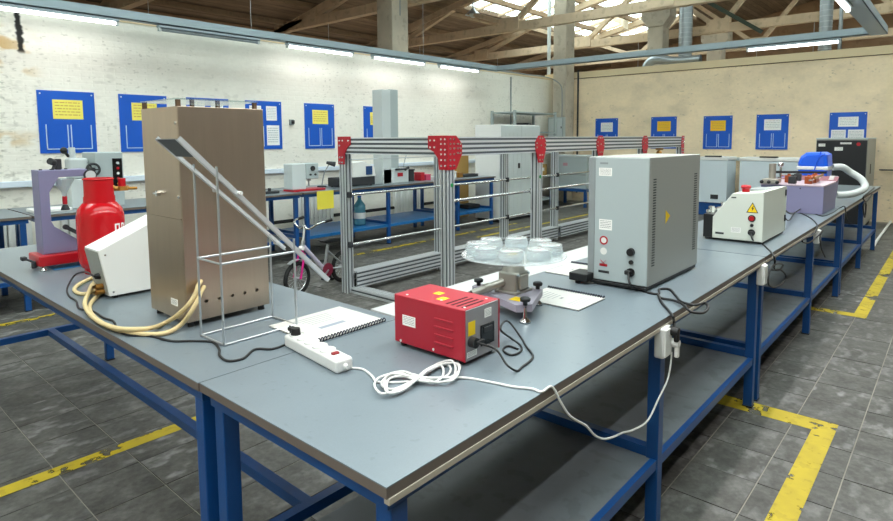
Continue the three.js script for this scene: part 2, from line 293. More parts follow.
function railBeam(label, a, b, w, h) {
  const t = thing('lamp_rail', label, 'rail', [(a[0] + b[0]) / 2, a[1], (a[2] + b[2]) / 2]), alongX = a[0] !== b[0];
  const o = (s0, s1, y0, y1) => alongX ? bx(a[0], y0, a[2] + s0, b[0], y1, a[2] + s1) : bx(a[0] + s0, y0, a[2], a[0] + s1, y1, b[2]);
  part('web', o(-w / 2, w / 2, a[1] + .05, a[1] + .062), MAT.rail, t);
  part('side_flange', o(-w / 2, -w / 2 + .006, a[1] + .05, a[1] + .05 + h), MAT.rail, t); part('side_flange', o(w / 2 - .006, w / 2, a[1] + .05, a[1] + .05 + h), MAT.rail, t);
  return t;
}
railBeam('long grey steel lamp rail hanging along the white wall', [-4.5, RY + .006, RL], [RX + .06, RY + .006, RL], .1, .11);
railBeam('grey steel lamp rail crossing in front of the beige wall', [RX, RY + .006, RL + .05], [RX, RY + .006, RR - .1], .1, .11);
railBeam('wide grey steel lamp rail above the right-hand work benches', [-4.5, RY + .006, RR], [RX + .1, RY + .006, RR], .2, .11);
const LW = 'fluorescent lamps on the rail along the white wall';
for (const [x0, x1, lit] of [[-3.6, -2.36, 1], [-1.86, -.62, 1], [-.1, 1.1, 1], [1.6, 2.82, 1], [3.32, 4.7, 0], [5.19, 6.43, 1], [6.89, 8.16, 1], [8.6, 9.8, 1]])
  lamp(lit ? 'lit fluorescent tube lamp on the rail along the white wall' : 'unlit fluorescent tube lamp between the lit ones along white wall', [x0, RY, RL], [x1, RY, RL], lit, LW, .36);
for (const [z0, z1] of [[-2.72, -1.46], [-4.6, -3.36], [-6.5, -5.26]].slice(0, 1)) lamp('lit fluorescent tube lamp on the rail before the beige wall', [RX, RY, z0], [RX, RY, z1], 1);
for (const [x0, x1] of [[-3.4, -2.16], [-1.7, -.46], [.0, 1.24], [1.7, 2.94], [3.4, 4.64], [5.1, 6.34], [6.75, 7.95]]) lamp('lit fluorescent tube lamp on the wide rail above the right-hand benches', [x0, RY, RR - .05], [x1, RY, RR - .05], 1, 'fluorescent lamps above the right-hand benches', 1.7);
// lamps over the open aisle and added fill lamps over the middle of the room, outside the picture, hung from the truss chords
for (const x of [-3, -.4, 2.2, 4.8, 7.4, 10.0]) lamp('lit fluorescent tube lamp hung high over the side aisle', [x - .6, 4.02, .82], [x + .6, 4.02, .82], 1, 'fluorescent lamps high over the side aisle', 1.7);
for (const x of [-.4, 2.2, 4.8]) lamp('added unseen fluorescent tube lamp hung high over the room centre', [x - .6, 4.05, -4.2], [x + .6, 4.05, -4.2], 1, 'added fluorescent lamps high over the room centre', 1.3);
// added lamps, hidden by the white partition, that brighten the roof
for (const [x, y] of [[4.6, 4.1], [8.58, 4.26], [11.6, 4.1], [15.1, 4.1]]) part('hanger_rod', cy([x, 3.405, -11.2], [x, y, -11.2], .006, .006, 6), MAT.zinc, lamp('added fluorescent tube lamp hidden behind the white partition', [x - .6, 3.35, -11.2], [x + .6, 3.35, -11.2], 1, 'added fluorescent lamps behind the white partition', 5));
for (const [x, z] of [[15.1, -6.6], [15.1, -2.6], [18.6, -4.6]]) part('hanger_rod', cy([x, 2.955, z], [x, 4.1, z], .006, .006, 6), MAT.zinc, lamp('added fluorescent tube lamp hidden behind the beige partition', [x, 2.9, z - .6], [x, 2.9, z + .6], 1, 'added fluorescent lamps behind the beige partition', 5));  // unseen lamps added past the back wall to lift the roof
// hangers of the rails
for (const x of [1.2, 4.6, 8.15]) for (const z of [RL, RR]) solo('hanger_wire', cy([x, RY + .07, z], [x, 4.12, z], .004, .004, 6), MAT.zinc, z === RL ? 'thin wire holding the lamp rail along the white wall' : 'thin wire holding the wide lamp rail above the benches', 'wire', 'hanger wires of the lamp rails');
// bell lamp under the second truss
{
  const c = at(473, 10, 'x', 11.6), t = thing('pendant_lamp', 'dusty grey bell-shaped pendant lamp below the skylight truss', 'lamp', [c.x, c.y - .12, c.z]);
  part('shade', lathe([[.04, .16], [.06, .12], [.16, .04], [.2, 0], [.19, .0], [.15, .035], [.05, .11], [.03, .15]], [c.x, c.y - .12, c.z], 24), MAT.galv, t);
  part('stem', cy([c.x, c.y + .03, c.z], [c.x, roofY(c.z) - .1, c.z], .02), MAT.galv, t); part('globe', sph([c.x, c.y - .1, c.z], .09), MAT.greyLight, t);
}
// ducts and pipes behind the back partition
{
  const rings = (x, z, y0, y1, r) => { const g = []; for (let y = y0; y < y1; y += .11) { const q = new THREE.TorusGeometry(r, .006, 5, 20); q.rotateX(Math.PI / 2); q.translate(x, y, z); g.push(q); } return g; };
  for (const [px, w, label] of [[686, .15, 'shiny spiral ventilation duct rising beside the flared column'], [826, .12, 'shiny spiral ventilation duct rising beside a thin pipe']]) {
    const c = at(px, 20, 'x', 14.3), t = thing('spiral_duct', label, 'duct', [c.x, 2.9, c.z]), y1 = roofY(c.z) - .02 - w * .25;
    part('pipe', cy([c.x, 2.9, c.z], [c.x, y1, c.z], w, w, 20), MAT.galv, t); part('seam_rings', rings(c.x, c.z, 2.95, y1, w), MAT.zinc, t);
  }
  const e = at(650, 66, 'x', 14.2), f = at(682, 62, 'x', 14.2);
  solo('duct_elbow', tube([[13.98, .02, e.z], [13.98, 1.5, e.z], [13.98, e.y - .35, e.z], [13.98, e.y - .05, e.z], [13.98, e.y + .1, e.z + .16], [13.98, f.y, f.z], [13.98, f.y, f.z + .5]], .1, 90, 14), MAT.galv, 'bright bent duct lying along the top of the beige wall', 'duct');
  const p = at(549, 50, 'x', 13.9), q = at(841, 20, 'x', 14.1);
  solo('vertical_pipe', cy([13.9, 0, p.z], [13.9, roofY(p.z) - .02, p.z], .05), MAT.greyLight, 'slim pale vertical pipe behind the corner column', 'pipe');
  solo('vertical_pipe', cy([14.1, 0, q.z], [14.1, roofY(q.z) - .02, q.z], .035), MAT.galv, 'thin vertical pipe next to the right-hand spiral duct', 'pipe');
  const b0 = at(700, 0, 'x', 15.0), b1 = at(762, 32, 'x', 15.0);
  solo('roof_brace', bar([15, b0.y + .3, b0.z - .35], [15, b1.y, b1.z], .05, .09), std('#39453c', .8), 'dark green sloping steel brace under the far roof', 'brace');
  // old white cloth drape below the skylight
  const d0 = at(592, 20, 'x', 18.2), d1 = at(628, 22, 'x', 18.2), g = new THREE.PlaneGeometry(1, 1, 24, 10), pp = g.attributes.position;
  for (let i = 0; i < pp.count; i++) { const u = pp.getX(i) + .5, v = pp.getY(i) + .5; pp.setXYZ(i, 18.2 + .08 * Math.sin(u * 19) * (1 - v), d0.y + .25 - (1 - v) * (.75 - .35 * Math.sin(u * 3.1)), d0.z + u * (d1.z - d0.z)); }
  g.computeVertexNormals(); solo('cloth_drape', g, std('#d9cdb8', .9, 0, { side: THREE.DoubleSide }), 'sagging off-white cloth hanging below the skylight', 'cloth');
}
// cable trunking, pipes on the walls
slab('trim_1', rb(-4.5, 1.07, ZW, 13.0, 1.14, ZW + .06, .006), MAT.cyan, 'pale blue-white cable trunking along the white wall', 'trunking');
slab('trim_2', cy([-4.5, .3, ZW + .09], [13.0, .3, ZW + .09], .028, .028, 10), MAT.rubber, 'dark heating pipe low along the white wall', 'pipe');
slab('trim_3', rb(XB - .1, 1.1, -6.6, XB, 1.17, -2.1, .006), MAT.greyLight, 'pale cable trunking along the beige wall', 'trunking');
{
  const t = thing('electrical_box', 'tall grey electrical box mounted on the corner column', 'electrical box', [12.97, 1.62, -7.75]);
  part('case', rb(12.9, 1.62, -7.98, 13.02, 2.12, -7.54, .01), MAT.grey, t); part('door', rb(12.893, 1.65, -7.95, 12.9, 2.09, -7.57, .003), MAT.greyLight, t); part('latch', bx(12.885, 1.84, -7.6, 12.893, 1.89, -7.58), MAT.black, t);
  solo('conduit', tube([[12.97, 2.12, -7.62], [12.97, 2.5, -7.62], [12.97, 2.9, -7.66], [12.7, 3.05, -7.75], [11.6, 3.08, -7.78], [10.52, 3.08, -7.78]], .014, 60), MAT.greyDark, 'thin grey conduit looping from the corner electrical box up to rail', 'conduit');
  solo('conduit', cy([13.46, .2, -7.45], [13.46, 3.3, -7.45], .022), MAT.charcoal, 'dark vertical conduit on the beige wall by the column', 'conduit');
  const c = at(511, 90, 'z', ZW + .02); solo('conduit', cy([c.x, 1.14, ZW + .02], [c.x, 3.05, ZW + .02], .015), MAT.greyDark, 'thin vertical conduit on the white wall above the metal rack', 'conduit');
}
// ---- yellow floor markings
{
  const wear = tex(512, 512, (u, v) => { const n = fbm(u * 26, v * 26, 26, 26, 401, 5) * .6 + .4 * fbm(u * 6, v * 6, 6, 6, 431, 3), k = 255 * sst(.38, .45, n); return [k, k, k]; }, false);
  const paint = std('#cdb41c', .6, 0, { map: rep(smudge.clone(), 2, 2), alphaMap: rep(wear, .8, .8), transparent: true });
  const line = (x0, z0, x1, z1, label) => solo('floor_marking', bx(x0, .0002, z0, x1, .0012, z1), paint, label, 'floor marking', 'yellow floor lines');
  line(3.62, -1.5, 3.77, -.435, 'short worn yellow line crossing the floor beside the paired bench legs');
  line(1.2, -.54, 3.62, -.435, 'long worn yellow line on the aisle floor beside the front bench');
  line(6.2, -1.5, 6.32, -.56, 'yellow floor line crossing under the middle right-hand bench');
  line(6.32, -.66, 11.2, -.56, 'yellow aisle line running on beside the far benches');
  line(-2, -3.285, 3.4, -3.195, 'dull yellow line crossing under the left-hand bench');
  line(-2, -6.3, 3.0, -6.22, 'faint yellow line before the benches along the white wall');
  line(5.0, -6.34, 9.2, -6.26, 'yellow line on the floor before the bench with the blue shelf');
  line(7.4, -5.92, 12, -5.84, 'yellow line seen between the posts of the aluminium frame');
}

// ================================================================ WORK BENCHES
function bench(label, x0, x1, z0, z1, o = {}) {   // z0 far edge, z1 near edge; long axis x (or z when o.alongZ)
  const t = thing('work_bench', label, 'bench', [(x0 + x1) / 2, 0, (z0 + z1) / 2], o.group);
  const top = part('board', bx(x0, T - .026, z0, x1, T - .003, z1), MAT.board, t);
  part('surface_sheet', bx(x0, T - .003, z0, x1, T, z1), o.topMat || MAT.top, t);
  if (o.lip) part('edge_lip', bx(x0 + .004, T - .04, z1 - .012, x1, T - .026, z1 + .003), MAT.lip, t);
  const i = .02, ap = (a, b, c, d, y0 = T - .068, y1 = T - .026) => part('apron_rail', bx(a, y0, b, c, y1, d), MAT.blue, t), lw = .05;
  ap(x0 + i, z1 - i - .04, x1 - i, z1 - i); ap(x0 + i, z0 + i, x1 - i, z0 + i + .04); ap(x0 + i, z0 + i + .04, x0 + i + .04, z1 - i - .04); ap(x1 - i - .04, z0 + i + .04, x1 - i, z1 - i - .04);
  const leg = (x, z) => { part('leg', rb(x - lw / 2, .006, z - lw / 2, x + lw / 2, T - .068, z + lw / 2, .004), MAT.blue, t); part('foot_pad', bx(x - .028, 0, z - .028, x + .028, .006, z + .028), MAT.black, t); };
  const zl = [z0 + i + lw / 2, z1 - i - lw / 2];
  if (o.alongZ) {
    for (const z of [z0 + .065, z1 - .045]) { for (const x of [x0 + i + lw / 2, x1 - i - lw / 2]) leg(x, z); part('cross_stretcher', bx(x0 + i + lw, .28, z - .02, x1 - i - lw, .32, z + .02), MAT.blue, t); }
    const xm = (x0 + x1) / 2; part('long_stretcher', bx(xm - .02, .28, z0 + .085, xm + .02, .32, z1 - .065), MAT.blue, t);
  } else {
    const xs = o.legs; for (const x of xs) for (const z of zl) leg(x, z);
    for (const x of xs) part('cross_stretcher', bx(x - .02, .3, zl[0] + lw / 2, x + .02, .34, zl[1] - lw / 2), MAT.blue, t);
    const sm = o.shelfMat || MAT.shelf;
    for (let k = 0; k + 1 < xs.length; k++) part('shelf_panel', bx(xs[k] + (k ? .002 : -.02), .282, z0 + .03, xs[k + 1] + (k + 2 < xs.length ? -.002 : .02), .299, z1 - i - .03), sm, t);
    part('shelf_rail', bx(xs[0], .262, z1 - i - .03, xs[xs.length - 1], .302, z1 - i - .005), o.shelfMat ? o.shelfMat : MAT.blue, t);
    part('shelf_rail', bx(xs[0], .24, z0 + .03, xs[xs.length - 1], .28, z0 + .055), MAT.blue, t);
  }
  return t;
}
bench('grey-topped blue bench holding the red transformer box and white power strip', .76, 3.765, -1.632, -.84, { legs: [.815, 2.27, 3.71], lip: true });
bench('grey-topped blue bench holding the sloped box with the red button', 3.775, 6.93, -1.632, -.84, { legs: [3.83, 5.42, 6.88], lip: true });
bench('grey-topped blue bench holding the lavender machine with the blue cover', 6.94, 10.15, -1.632, -.84, { legs: [6.995, 8.55, 10.08], lip: true });
bench('grey-topped blue bench with the stainless cabinet and the gas cylinder', .757, 1.556, -4.72, -1.636, { alongZ: true });
{ // white ledge behind the first bench
  const t = thing('white_ledge', 'narrow white board along the back edge of the front bench', 'ledge', [2.66, T - .06, -1.72]);
  part('board', rb(1.57, T - .03, -1.815, 3.76, T + .001, -1.637, .003), MAT.whiteTop, t);
  for (const x of [1.75, 2.67, 3.6]) part('bracket', ext([[-1.634, T - .03], [-1.8, T - .03], [-1.8, T - .045], [-1.66, T - .17], [-1.634, T - .17]], 'x', x - .01, x + .01), MAT.blue, t);
}
const WG = 'benches along the white wall', wz0 = -7.5, wz1 = -6.55;
bench('bench along white wall carrying the grey machine with black control strip', 1.56, 4.52, wz0, wz1, { legs: [1.635, 3.05, 4.45], group: WG });
bench('bench along white wall with bright blue shelf and the grey tower', 4.56, 7.62, wz0, wz1, { legs: [4.62, 6.1, 7.55], shelfMat: MAT.blueShelf, group: WG });
bench('short bench at the end of the wall row beside the white cabinet', 7.66, 8.78, wz0, wz1, { legs: [7.74, 8.7], shelfMat: MAT.blueShelf, group: WG });
bench('bench along white wall at its near end under the leak stains', -1.6, 1.54, wz0, wz1, { legs: [-1.5, -.07, 1.475], group: WG });

// ================================================================ THINGS ON THE BENCHES
const decal = (label, mat, parent, geo) => part('sticker', geo, mat, parent, { label, uv: true });
const typed = (bg, ink, rows = 7) => ctex(128, 96, (c, w, h) => { c.fillStyle = bg; c.fillRect(0, 0, w, h); c.fillStyle = ink; for (let i = 0; i < rows; i++) { let x = 10; const y = 12 + i * (h - 20) / rows; while (x < w - 14) { const l = 5 + ((i * 37 + x * 13) % 17); c.fillRect(x, y, Math.min(l, w - 12 - x), 4); x += l + 4; } } });
function quadUV(g, ax) { // 0..1 uv over the bounding box
  g.computeBoundingBox(); const b = g.boundingBox, s = b.getSize(V3(0, 0, 0)), p = g.attributes.position, u = g.attributes.uv;
  for (let i = 0; i < p.count; i++) { const X = (p.getX(i) - b.min.x) / (s.x || 1), Y = (p.getY(i) - b.min.y) / (s.y || 1), Z = (p.getZ(i) - b.min.z) / (s.z || 1); if (ax === 'z') u.setXY(i, X, Y); else if (ax === 'x') u.setXY(i, Z, Y); else u.setXY(i, X, 1 - Z); }
  return g;
}
const labelMat = std('#ffffff', .6, 0, { map: typed('#f2f2ee', '#5a5e63', 5) });
// ---- stainless cabinet
{
  const x0 = .963, x1 = 1.305, z1 = -2.142, z0 = -2.462, y0 = T + .022, y1 = 1.722;
  const t = thing('steel_cabinet', 'tall brushed stainless steel cabinet with vent holes on the bench', 'cabinet', [(x0 + x1) / 2, T, (z0 + z1) / 2]);
  const holes = [0, 1, 2, 3, 4].map((i) => circ(x0 + .075 + i * .053, y0 + .068, .0065, 14));
  part('front_panel', ext([[x0, y0], [x1, y0], [x1, y1], [x0, y1]], 'z', z1 - .006, z1, .001, holes), MAT.steel, t);
  part('body', rb(x0 + .004, y0, z0, x1, y1, z1 - .03, .003), MAT.steel, t);
  part('body_shell', [bx(x0 + .003, y1 - .004, z0, x1, y1, z1 - .006), bx(x1 - .003, y0, z0, x1, y1, z1 - .006), bx(x0 + .003, y0, z0 - .002, x1, y1, z0)], MAT.steel, t);
  const d = part('door', [bx(x0, y0, z0 + .003, x0 + .004, y0 + .385, z1 - .008), bx(x0, y0 + .388, z0 + .003, x0 + .004, y1, z1 - .008)], MAT.steel, t);
  part('lock_knob', [cy([x0, y0 + .475, z0 + .135], [x0 - .014, y0 + .475, z0 + .135], .011), rb(x0 - .02, y0 + .471, z0 + .117, x0 - .013, y0 + .479, z0 + .153, .002)], MAT.chrome, d);
  for (const y of [y0 + .47, y1 - .06]) part('rivet', cy([x0, y, z1 - .02], [x0 - .003, y, z1 - .02], .006), MAT.chrome, d);
  decal('small white rating plate', labelMat, t, quadUV(rb(x0 - .0015, y0 + .05, z1 - .13, x0, y0 + .075, z1 - .075, .0005), 'x'));
  for (const [x, z] of [[x0 + .025, z1 - .025], [x1 - .025, z1 - .025], [x0 + .025, z0 + .025], [x1 - .025, z0 + .025]]) part('foot', cy([x, T, z], [x, y0, z], .014, .012), MAT.black, t);
  for (const [x, z] of [[x0 + .008, z1 - .012], [x1 - .03, z1 - .012], [x0 + .01, z0 + .012], [x1 - .03, z0 + .012], [x0 + .2, z0 + .012]]) part('lid_spacer', bx(x - .007, y1, z - .007, x + .007, y1 + .024, z + .007), MAT.brown, t);
  part('clear_lid', bx(x0 - .004, y1 + .024, z0 - .004, x1 - .02, y1 + .029, z1 + .003), MAT.glass, t);
}
// ---- wire stand with sloping chute
{
  const xa = .957, xb = 1.245, za = -2.025, zb = -1.863, r = .0042;
  const t = thing('chute_stand', 'grey wire stand carrying a sloping metal chute before the steel cabinet', 'stand', [(xa + xb) / 2, T, (za + zb) / 2]);
  const M = MAT.zinc, y0 = T + r, ym = 1.184;
  for (const [x, z, y] of [[xa, za, 1.516], [xa, zb, 1.512], [xb, za, 1.235], [xb, zb, 1.232]]) part('post', cy([x, y0, z], [x, y, z], r, r, 8), M, t);
  for (const y of [y0, ym]) { part('long_wire', cy([xa, y, za], [xb, y, za], r, r, 8), M, t); part('long_wire', cy([xa, y, zb], [xb, y, zb], r, r, 8), M, t); part('cross_wire', cy([xa, y, za], [xa, y, zb], r, r, 8), M, t); if (y === y0) part('cross_wire', cy([xb, y, za], [xb, y, zb], r, r, 8), M, t); }
  const A0 = [.842, 1.613], A1 = [1.315, 1.172], B1 = [1.405, 1.052], ang = (p, q, z, s) => { const dx = q[0] - p[0], dy = q[1] - p[1], l = Math.hypot(dx, dy), nx = -dy / l, ny = dx / l, w = .015; return [bar([p[0], p[1], z], [q[0], q[1], z], .003, .001), ext([[p[0], p[1]], [q[0], q[1]], [q[0] + nx * w, q[1] + ny * w], [p[0] + nx * w, p[1] + ny * w]], 'z', z - .0015, z + .0015), ext([[p[0], p[1]], [q[0], q[1]], [q[0] + nx * .003, q[1] + ny * .003], [p[0] + nx * .003, p[1] + ny * .003]], 'z', z, z + s * .014)]; };
  const off = [-.015 * .68, -.015 * .73], sh = (p) => [p[0] + off[0], p[1] + off[1]];
  part('chute_rail', ang(sh(A0), sh(A1), za, 1), MAT.alu, t); part('chute_rail', ang(sh(A0), sh(B1), zb, -1), MAT.alu, t);
  const D = [A1[0] - A0[0], A1[1] - A0[1]], pt = (k, n) => [A0[0] + D[0] * k - n * .68, A0[1] + D[1] * k - n * .73];
  part('feed_plate', ext([pt(0, .012), pt(.13, .012), pt(.13, .015), pt(0, .015)], 'z', za, zb), MAT.aluDark, t);
  for (const k of [.42, .93]) for (const z of [za - .004, zb + .004]) { const c = pt(k, .012); part('bolt', cy([c[0], c[1], z - .008], [c[0], c[1], z + .012], .007, .007, 10), MAT.plastic, t); }
}
// ---- white wedge-shaped controller
{
  const z1 = -2.815, z0 = -2.985, t = thing('control_console', 'white wedge-shaped console between gas cylinder and steel cabinet', 'console', [1.05, T, -2.9]);
  part('case', ext([[.93, T + .012], [1.235, T + .012], [1.235, 1.272], [.893, 1.122]], 'z', z0, z1, .004), MAT.white, t);
  part('front_panel', ext([[.9265, T + .02], [.9285, T + .02], [.8925, 1.116], [.8905, 1.114]], 'z', z0 + .006, z1 - .006), MAT.greySide, t);
  part('base_plate', bx(.945, T + .004, z0 + .006, 1.235, T + .012, z1 - .004), MAT.black, t);
  for (const x of [.96, 1.2]) for (const z of [z0 + .02, z1 - .02]) part('foot', cy([x, T, z], [x, T + .006, z], .01), MAT.rubber, t);
  part('cable_gland', cy([.915, 1.0, z1 - .06], [.895, 1.0, z1 - .06], .016, .012), MAT.black, t);
  for (const y of [.955, .93]) part('hose_nipple', cy([.925, y, z1 - .05], [.89, y, z1 - .05], .012), MAT.brass, t);
  for (const [x, y] of [[.945, .93], [.92, 1.1]]) part('screw', cy([x, y, z1], [x, y, z1 + .002], .004), MAT.chrome, t);
}
// ---- gas cylinder with lettering
{
  const c = [1.12, T, -3.46], t = thing('gas_cylinder', 'glossy red propane gas cylinder with white lettering', 'gas cylinder', c);
  const wrap = ctex(1024, 512, (k, w, h) => { k.fillStyle = '#c0101c'; k.fillRect(0, 0, w, h); k.fillStyle = '#f4f2ee'; k.font = 'bold 88px sans-serif'; k.fillText('ПРОПАН', 10, 238); });
  wrap.wrapS = THREE.RepeatWrapping; wrap.offset.set(-.025, 0);
  const bodyM = std('#ffffff', .17, 0, { map: wrap });
  const prof = [[0, .02], [.07, .018], [.1, .035], [.113, .07], [.1135, .2], [.113, .30], [.105, .34], [.08, .372], [.05, .388], [.02, .392], [0, .393]];
  const g = lathe(prof, c, 48); // uv: u around, v by height
  const p = g.attributes.position, u = g.attributes.uv; for (let i = 0; i < p.count; i++) u.setY(i, (p.getY(i) - T) / .4);
  part('body', g, bodyM, t, { uv: true, label: 'red body with white letters' });
  part('foot_ring', lathe([[.082, 0], [.088, 0], [.088, .035], [.082, .035]], c, 36), MAT.redGas, t);
  const arcs = []; for (const [a, b] of [[1.55, 4.0], [4.7, 7.15]]) { const n = 22, q = new THREE.CylinderGeometry(.072, .074, .125, n, 1, true, a, b - a); q.translate(c[0], c[1] + .435, c[2]); arcs.push(q); }
  const low = new THREE.CylinderGeometry(.074, .076, .04, 36, 1, true); low.translate(c[0], c[1] + .385, c[2]);
  part('collar', [...arcs, low], std('#c0101c', .2, 0, { side: THREE.DoubleSide }), t);
  for (const [a, b] of [[1.55, 4.0], [4.7, 7.15]]) part('collar_rim', tube(Array.from({ length: 12 }, (_, i) => { const q = a + (b - a) * i / 11; return V3(c[0] + .073 * Math.sin(q), c[1] + .498, c[2] + .073 * Math.cos(q)); }), .005, 40, 6), MAT.redGas, t);
  const v = part('valve', [cy([c[0], T + .385, c[2]], [c[0], T + .46, c[2]], .018), cy([c[0], T + .445, c[2]], [c[0] + .075, T + .445, c[2]], .014)], MAT.brass, t);
  part('hand_wheel', cy([c[0], T + .46, c[2]], [c[0], T + .482, c[2]], .026, .022, 18), MAT.black, v);
  const rg = part('regulator', [cy([c[0] + .075, T + .44, c[2]], [c[0] + .145, T + .44, c[2]], .013), cy([c[0] + .115, T + .428, c[2]], [c[0] + .115, T + .452, c[2]], .03, .026, 20), cy([c[0] + .145, T + .438, c[2]], [c[0] + .19, T + .436, c[2]], .008)], MAT.brass, t);
  part('regulator_cap', cy([c[0] + .115, T + .452, c[2]], [c[0] + .115, T + .495, c[2]], .02, .019, 18), MAT.red, rg);
  solo('plastic_bag', lathe([[.002, 0], [.03, .004], [.042, .03], [.03, .055], [.012, .06]], [c[0] + .1, T, c[2] - .1], 10), MAT.clear, 'crumpled clear plastic bag behind the red gas cylinder', 'bag');
}
// ---- lavender C-frame tester on red base
{
  const z1 = -3.75, z0 = -3.88, x0 = .925, t = thing('frame_tester', 'lavender steel C-frame tester on a red base with levelling feet', 'tester', [1.02, T, -3.8]);
  part('c_frame', ext([[x0, .982], [1.15, .982], [1.15, 1.0], [.985, 1.13], [.972, 1.16], [.972, 1.32], [1.02, 1.4], [1.16, 1.4], [1.16, 1.44], [x0, 1.44]], 'z', z0, z1, .004), MAT.lavender, t);
  part('base', rb(.89, .925, -3.9, 1.15, .982, -3.7, .008), MAT.red, t);
  for (const [x, z] of [[.91, -3.715], [1.13, -3.715], [.91, -3.885], [1.13, -3.885]]) part('levelling_foot', lathe([[0, 0], [.018, 0], [.018, .006], [.006, .016], [.006, .026], [0, .026]], [x, T, z], 16), MAT.chrome, t);
  part('leveling_lever', [cy([.885, .945, -3.76], [.85, .965, -3.8], .006), rb(.835, .955, -3.83, .86, .975, -3.79, .004), cy([.88, .915, -3.76], [.88, .945, -3.76], .012)], MAT.charcoal, t);
  part('clamp_lever', [bar([1.04, 1.12, z1 + .01], [1.1, 1.075, z1 + .025], .014, .02), cy([1.035, 1.123, z1], [1.035, 1.123, z1 + .022], .014), cy([1.1, 1.075, z1 + .012], [1.118, 1.07, z1 + .03], .013)], MAT.charcoal, t);
  for (const x of [.95, 1.0, 1.07]) part('screw', cy([x, 1.44, -3.8], [x, 1.446, -3.8], .008), MAT.black, t);
  const dial = part('dial_gauge', [cy([1.17, 1.405, z1 + .005], [1.17, 1.405, z1 + .02], .032, .032, 24), cy([1.17, 1.405, z1 - .04], [1.17, 1.405, z1 + .005], .012)], MAT.charcoal, t);
  part('dial_face', [cy([1.17, 1.405, z1 + .02], [1.17, 1.405, z1 + .0215], .026, .026, 24)], MAT.greyLight, dial);
  part('funnel', lathe([[.012, 0], [.014, .02], [.05, .09], [.05, .1], [.047, .1], [.012, .024], [.009, 0]], [1.055, 1.29, -3.8], 24), MAT.clear, t);
  const hd = part('probe', [cy([1.055, 1.245, -3.8], [1.055, 1.29, -3.8], .012)], MAT.redPlate, t);
  part('probe_foot', lathe([[0, 0], [.022, 0], [.022, .006], [.012, .03], [0, .03]], [1.055, 1.212, -3.8], 18), MAT.charcoal, hd);
  part('head_clamp', [rb(1.02, 1.44, -3.82, 1.05, 1.5, -3.79, .006), cy([1.01, 1.48, -3.78], [.985, 1.49, -3.76], .018), cy([1.0, 1.44, -3.78], [1.03, 1.49, -3.8], .008)], MAT.charcoal, t);
  solo('blue_patch', rb(.955, T, -3.83, 1.12, T + .0015, -3.69, .0005), std('#2f86c9', .5), 'small flat blue patch under the lavender tester base', 'sheet');  // thin blue patch on the bench top between the tester feet
}
// ---- red transformer box
{
  const x0 = 1.343, x1 = 1.521, z0 = -1.43, z1 = -1.12, y0 = T + .014, y1 = 1.078, t = thing('transformer_box', 'crimson red metal transformer box with vent slits and grey end', 'transformer', [(x0 + x1) / 2, T, (z0 + z1) / 2]);
  part('case', [rb(x0, y0, z0, x1, y1, z1 - .004, .004)], MAT.redBox, t);
  part('end_panel', rb(x0 + .003, y0, z1 - .004, x1 - .003, y1 - .003, z1, .0012), std('#9d9a9c', .45, .3), t);
  part('end_rim', [bx(x1 - .004, y0, z1 - .004, x1, y1, z1 + .002), bx(x0, y0 + .0, z1 - .004, x0 + .003, y1, z1 + .002)], MAT.redBox, t);
  for (const x of [x0 + .02, x1 - .02]) for (const z of [z0 + .025, z1 - .025]) part('foot', cy([x, T, z], [x, y0, z], .01, .012), MAT.rubber, t);
  for (let i = 0; i < 4; i++) part('louvre', rb(x0 - .004, y0 + .035 + i * .026, z1 - .125, x0 + .002, y0 + .041 + i * .026, z1 - .045, .002), MAT.redBox, t);
  for (let i = 0; i < 4; i++) part('top_slit', bx(x0 + .02, y1 - .001, z1 - .095 + i * .022, x0 + .125, y1 + .0008, z1 - .087 + i * .022), std('#3d0712', .8), t);
  for (const [x, z] of [[x0 + .018, z0 + .045], [x1 - .03, z1 - .03], [x0 + .025, z1 - .02], [x0 + .04, z1 - .13]]) part('screw', cy([x, y1, z], [x, y1 + .0015, z], .0045, .0045, 10), MAT.plastic, t);
  for (const [z, y] of [[z1 - .13, y0 + .012], [z0 + .03, y0 + .008]]) part('screw', cy([x0, y, z], [x0 - .0015, y, z], .0045, .0045, 10), MAT.plastic, t);
  decal('yellow warning sticker on top', MAT.yellow, t, bx(x0 + .085, y1, z0 + .1, x0 + .115, y1 + .0006, z0 + .13)); decal('yellow warning sticker on top', MAT.yellow, t, bx(x0 + .04, y1, z0 + .155, x0 + .075, y1 + .0006, z0 + .185));
  decal('silver rating plate', labelMat, t, quadUV(bx(x0 - .001, y0 + .065, z0 + .04, x0, y0 + .1, z0 + .1), 'x'));
  const s = part('inlet_socket', [rb(x0 + .078, y0 + .03, z1, x1 - .03, y0 + .098, z1 + .004, .002)], MAT.blackGloss, t); part('rocker_switch', rb(x0 + .09, y0 + .072, z1 + .004, x1 - .045, y0 + .09, z1 + .008, .002), MAT.charcoal, s);
  decal('yellow warning sticker', MAT.yellow, t, bx(x0 + .018, y0 + .078, z1, x0 + .052, y0 + .122, z1 + .0008)); decal('small white label', labelMat, t, quadUV(bx(x0 + .1, y0 + .118, z1, x0 + .135, y0 + .146, z1 + .0008), 'z')); decal('small white label', labelMat, t, quadUV(bx(x0 + .012, y0 + .01, z1, x0 + .06, y0 + .028, z1 + .0008), 'z'));
  part('plug', [cy([x0 + .032, y0 + .058, z1], [x0 + .032, y0 + .058, z1 + .022], .017, .016, 18), rb(x0 + .03, y0 + .052, z1 + .012, x0 + .07, y0 + .064, z1 + .026, .004)], MAT.black, t);
}
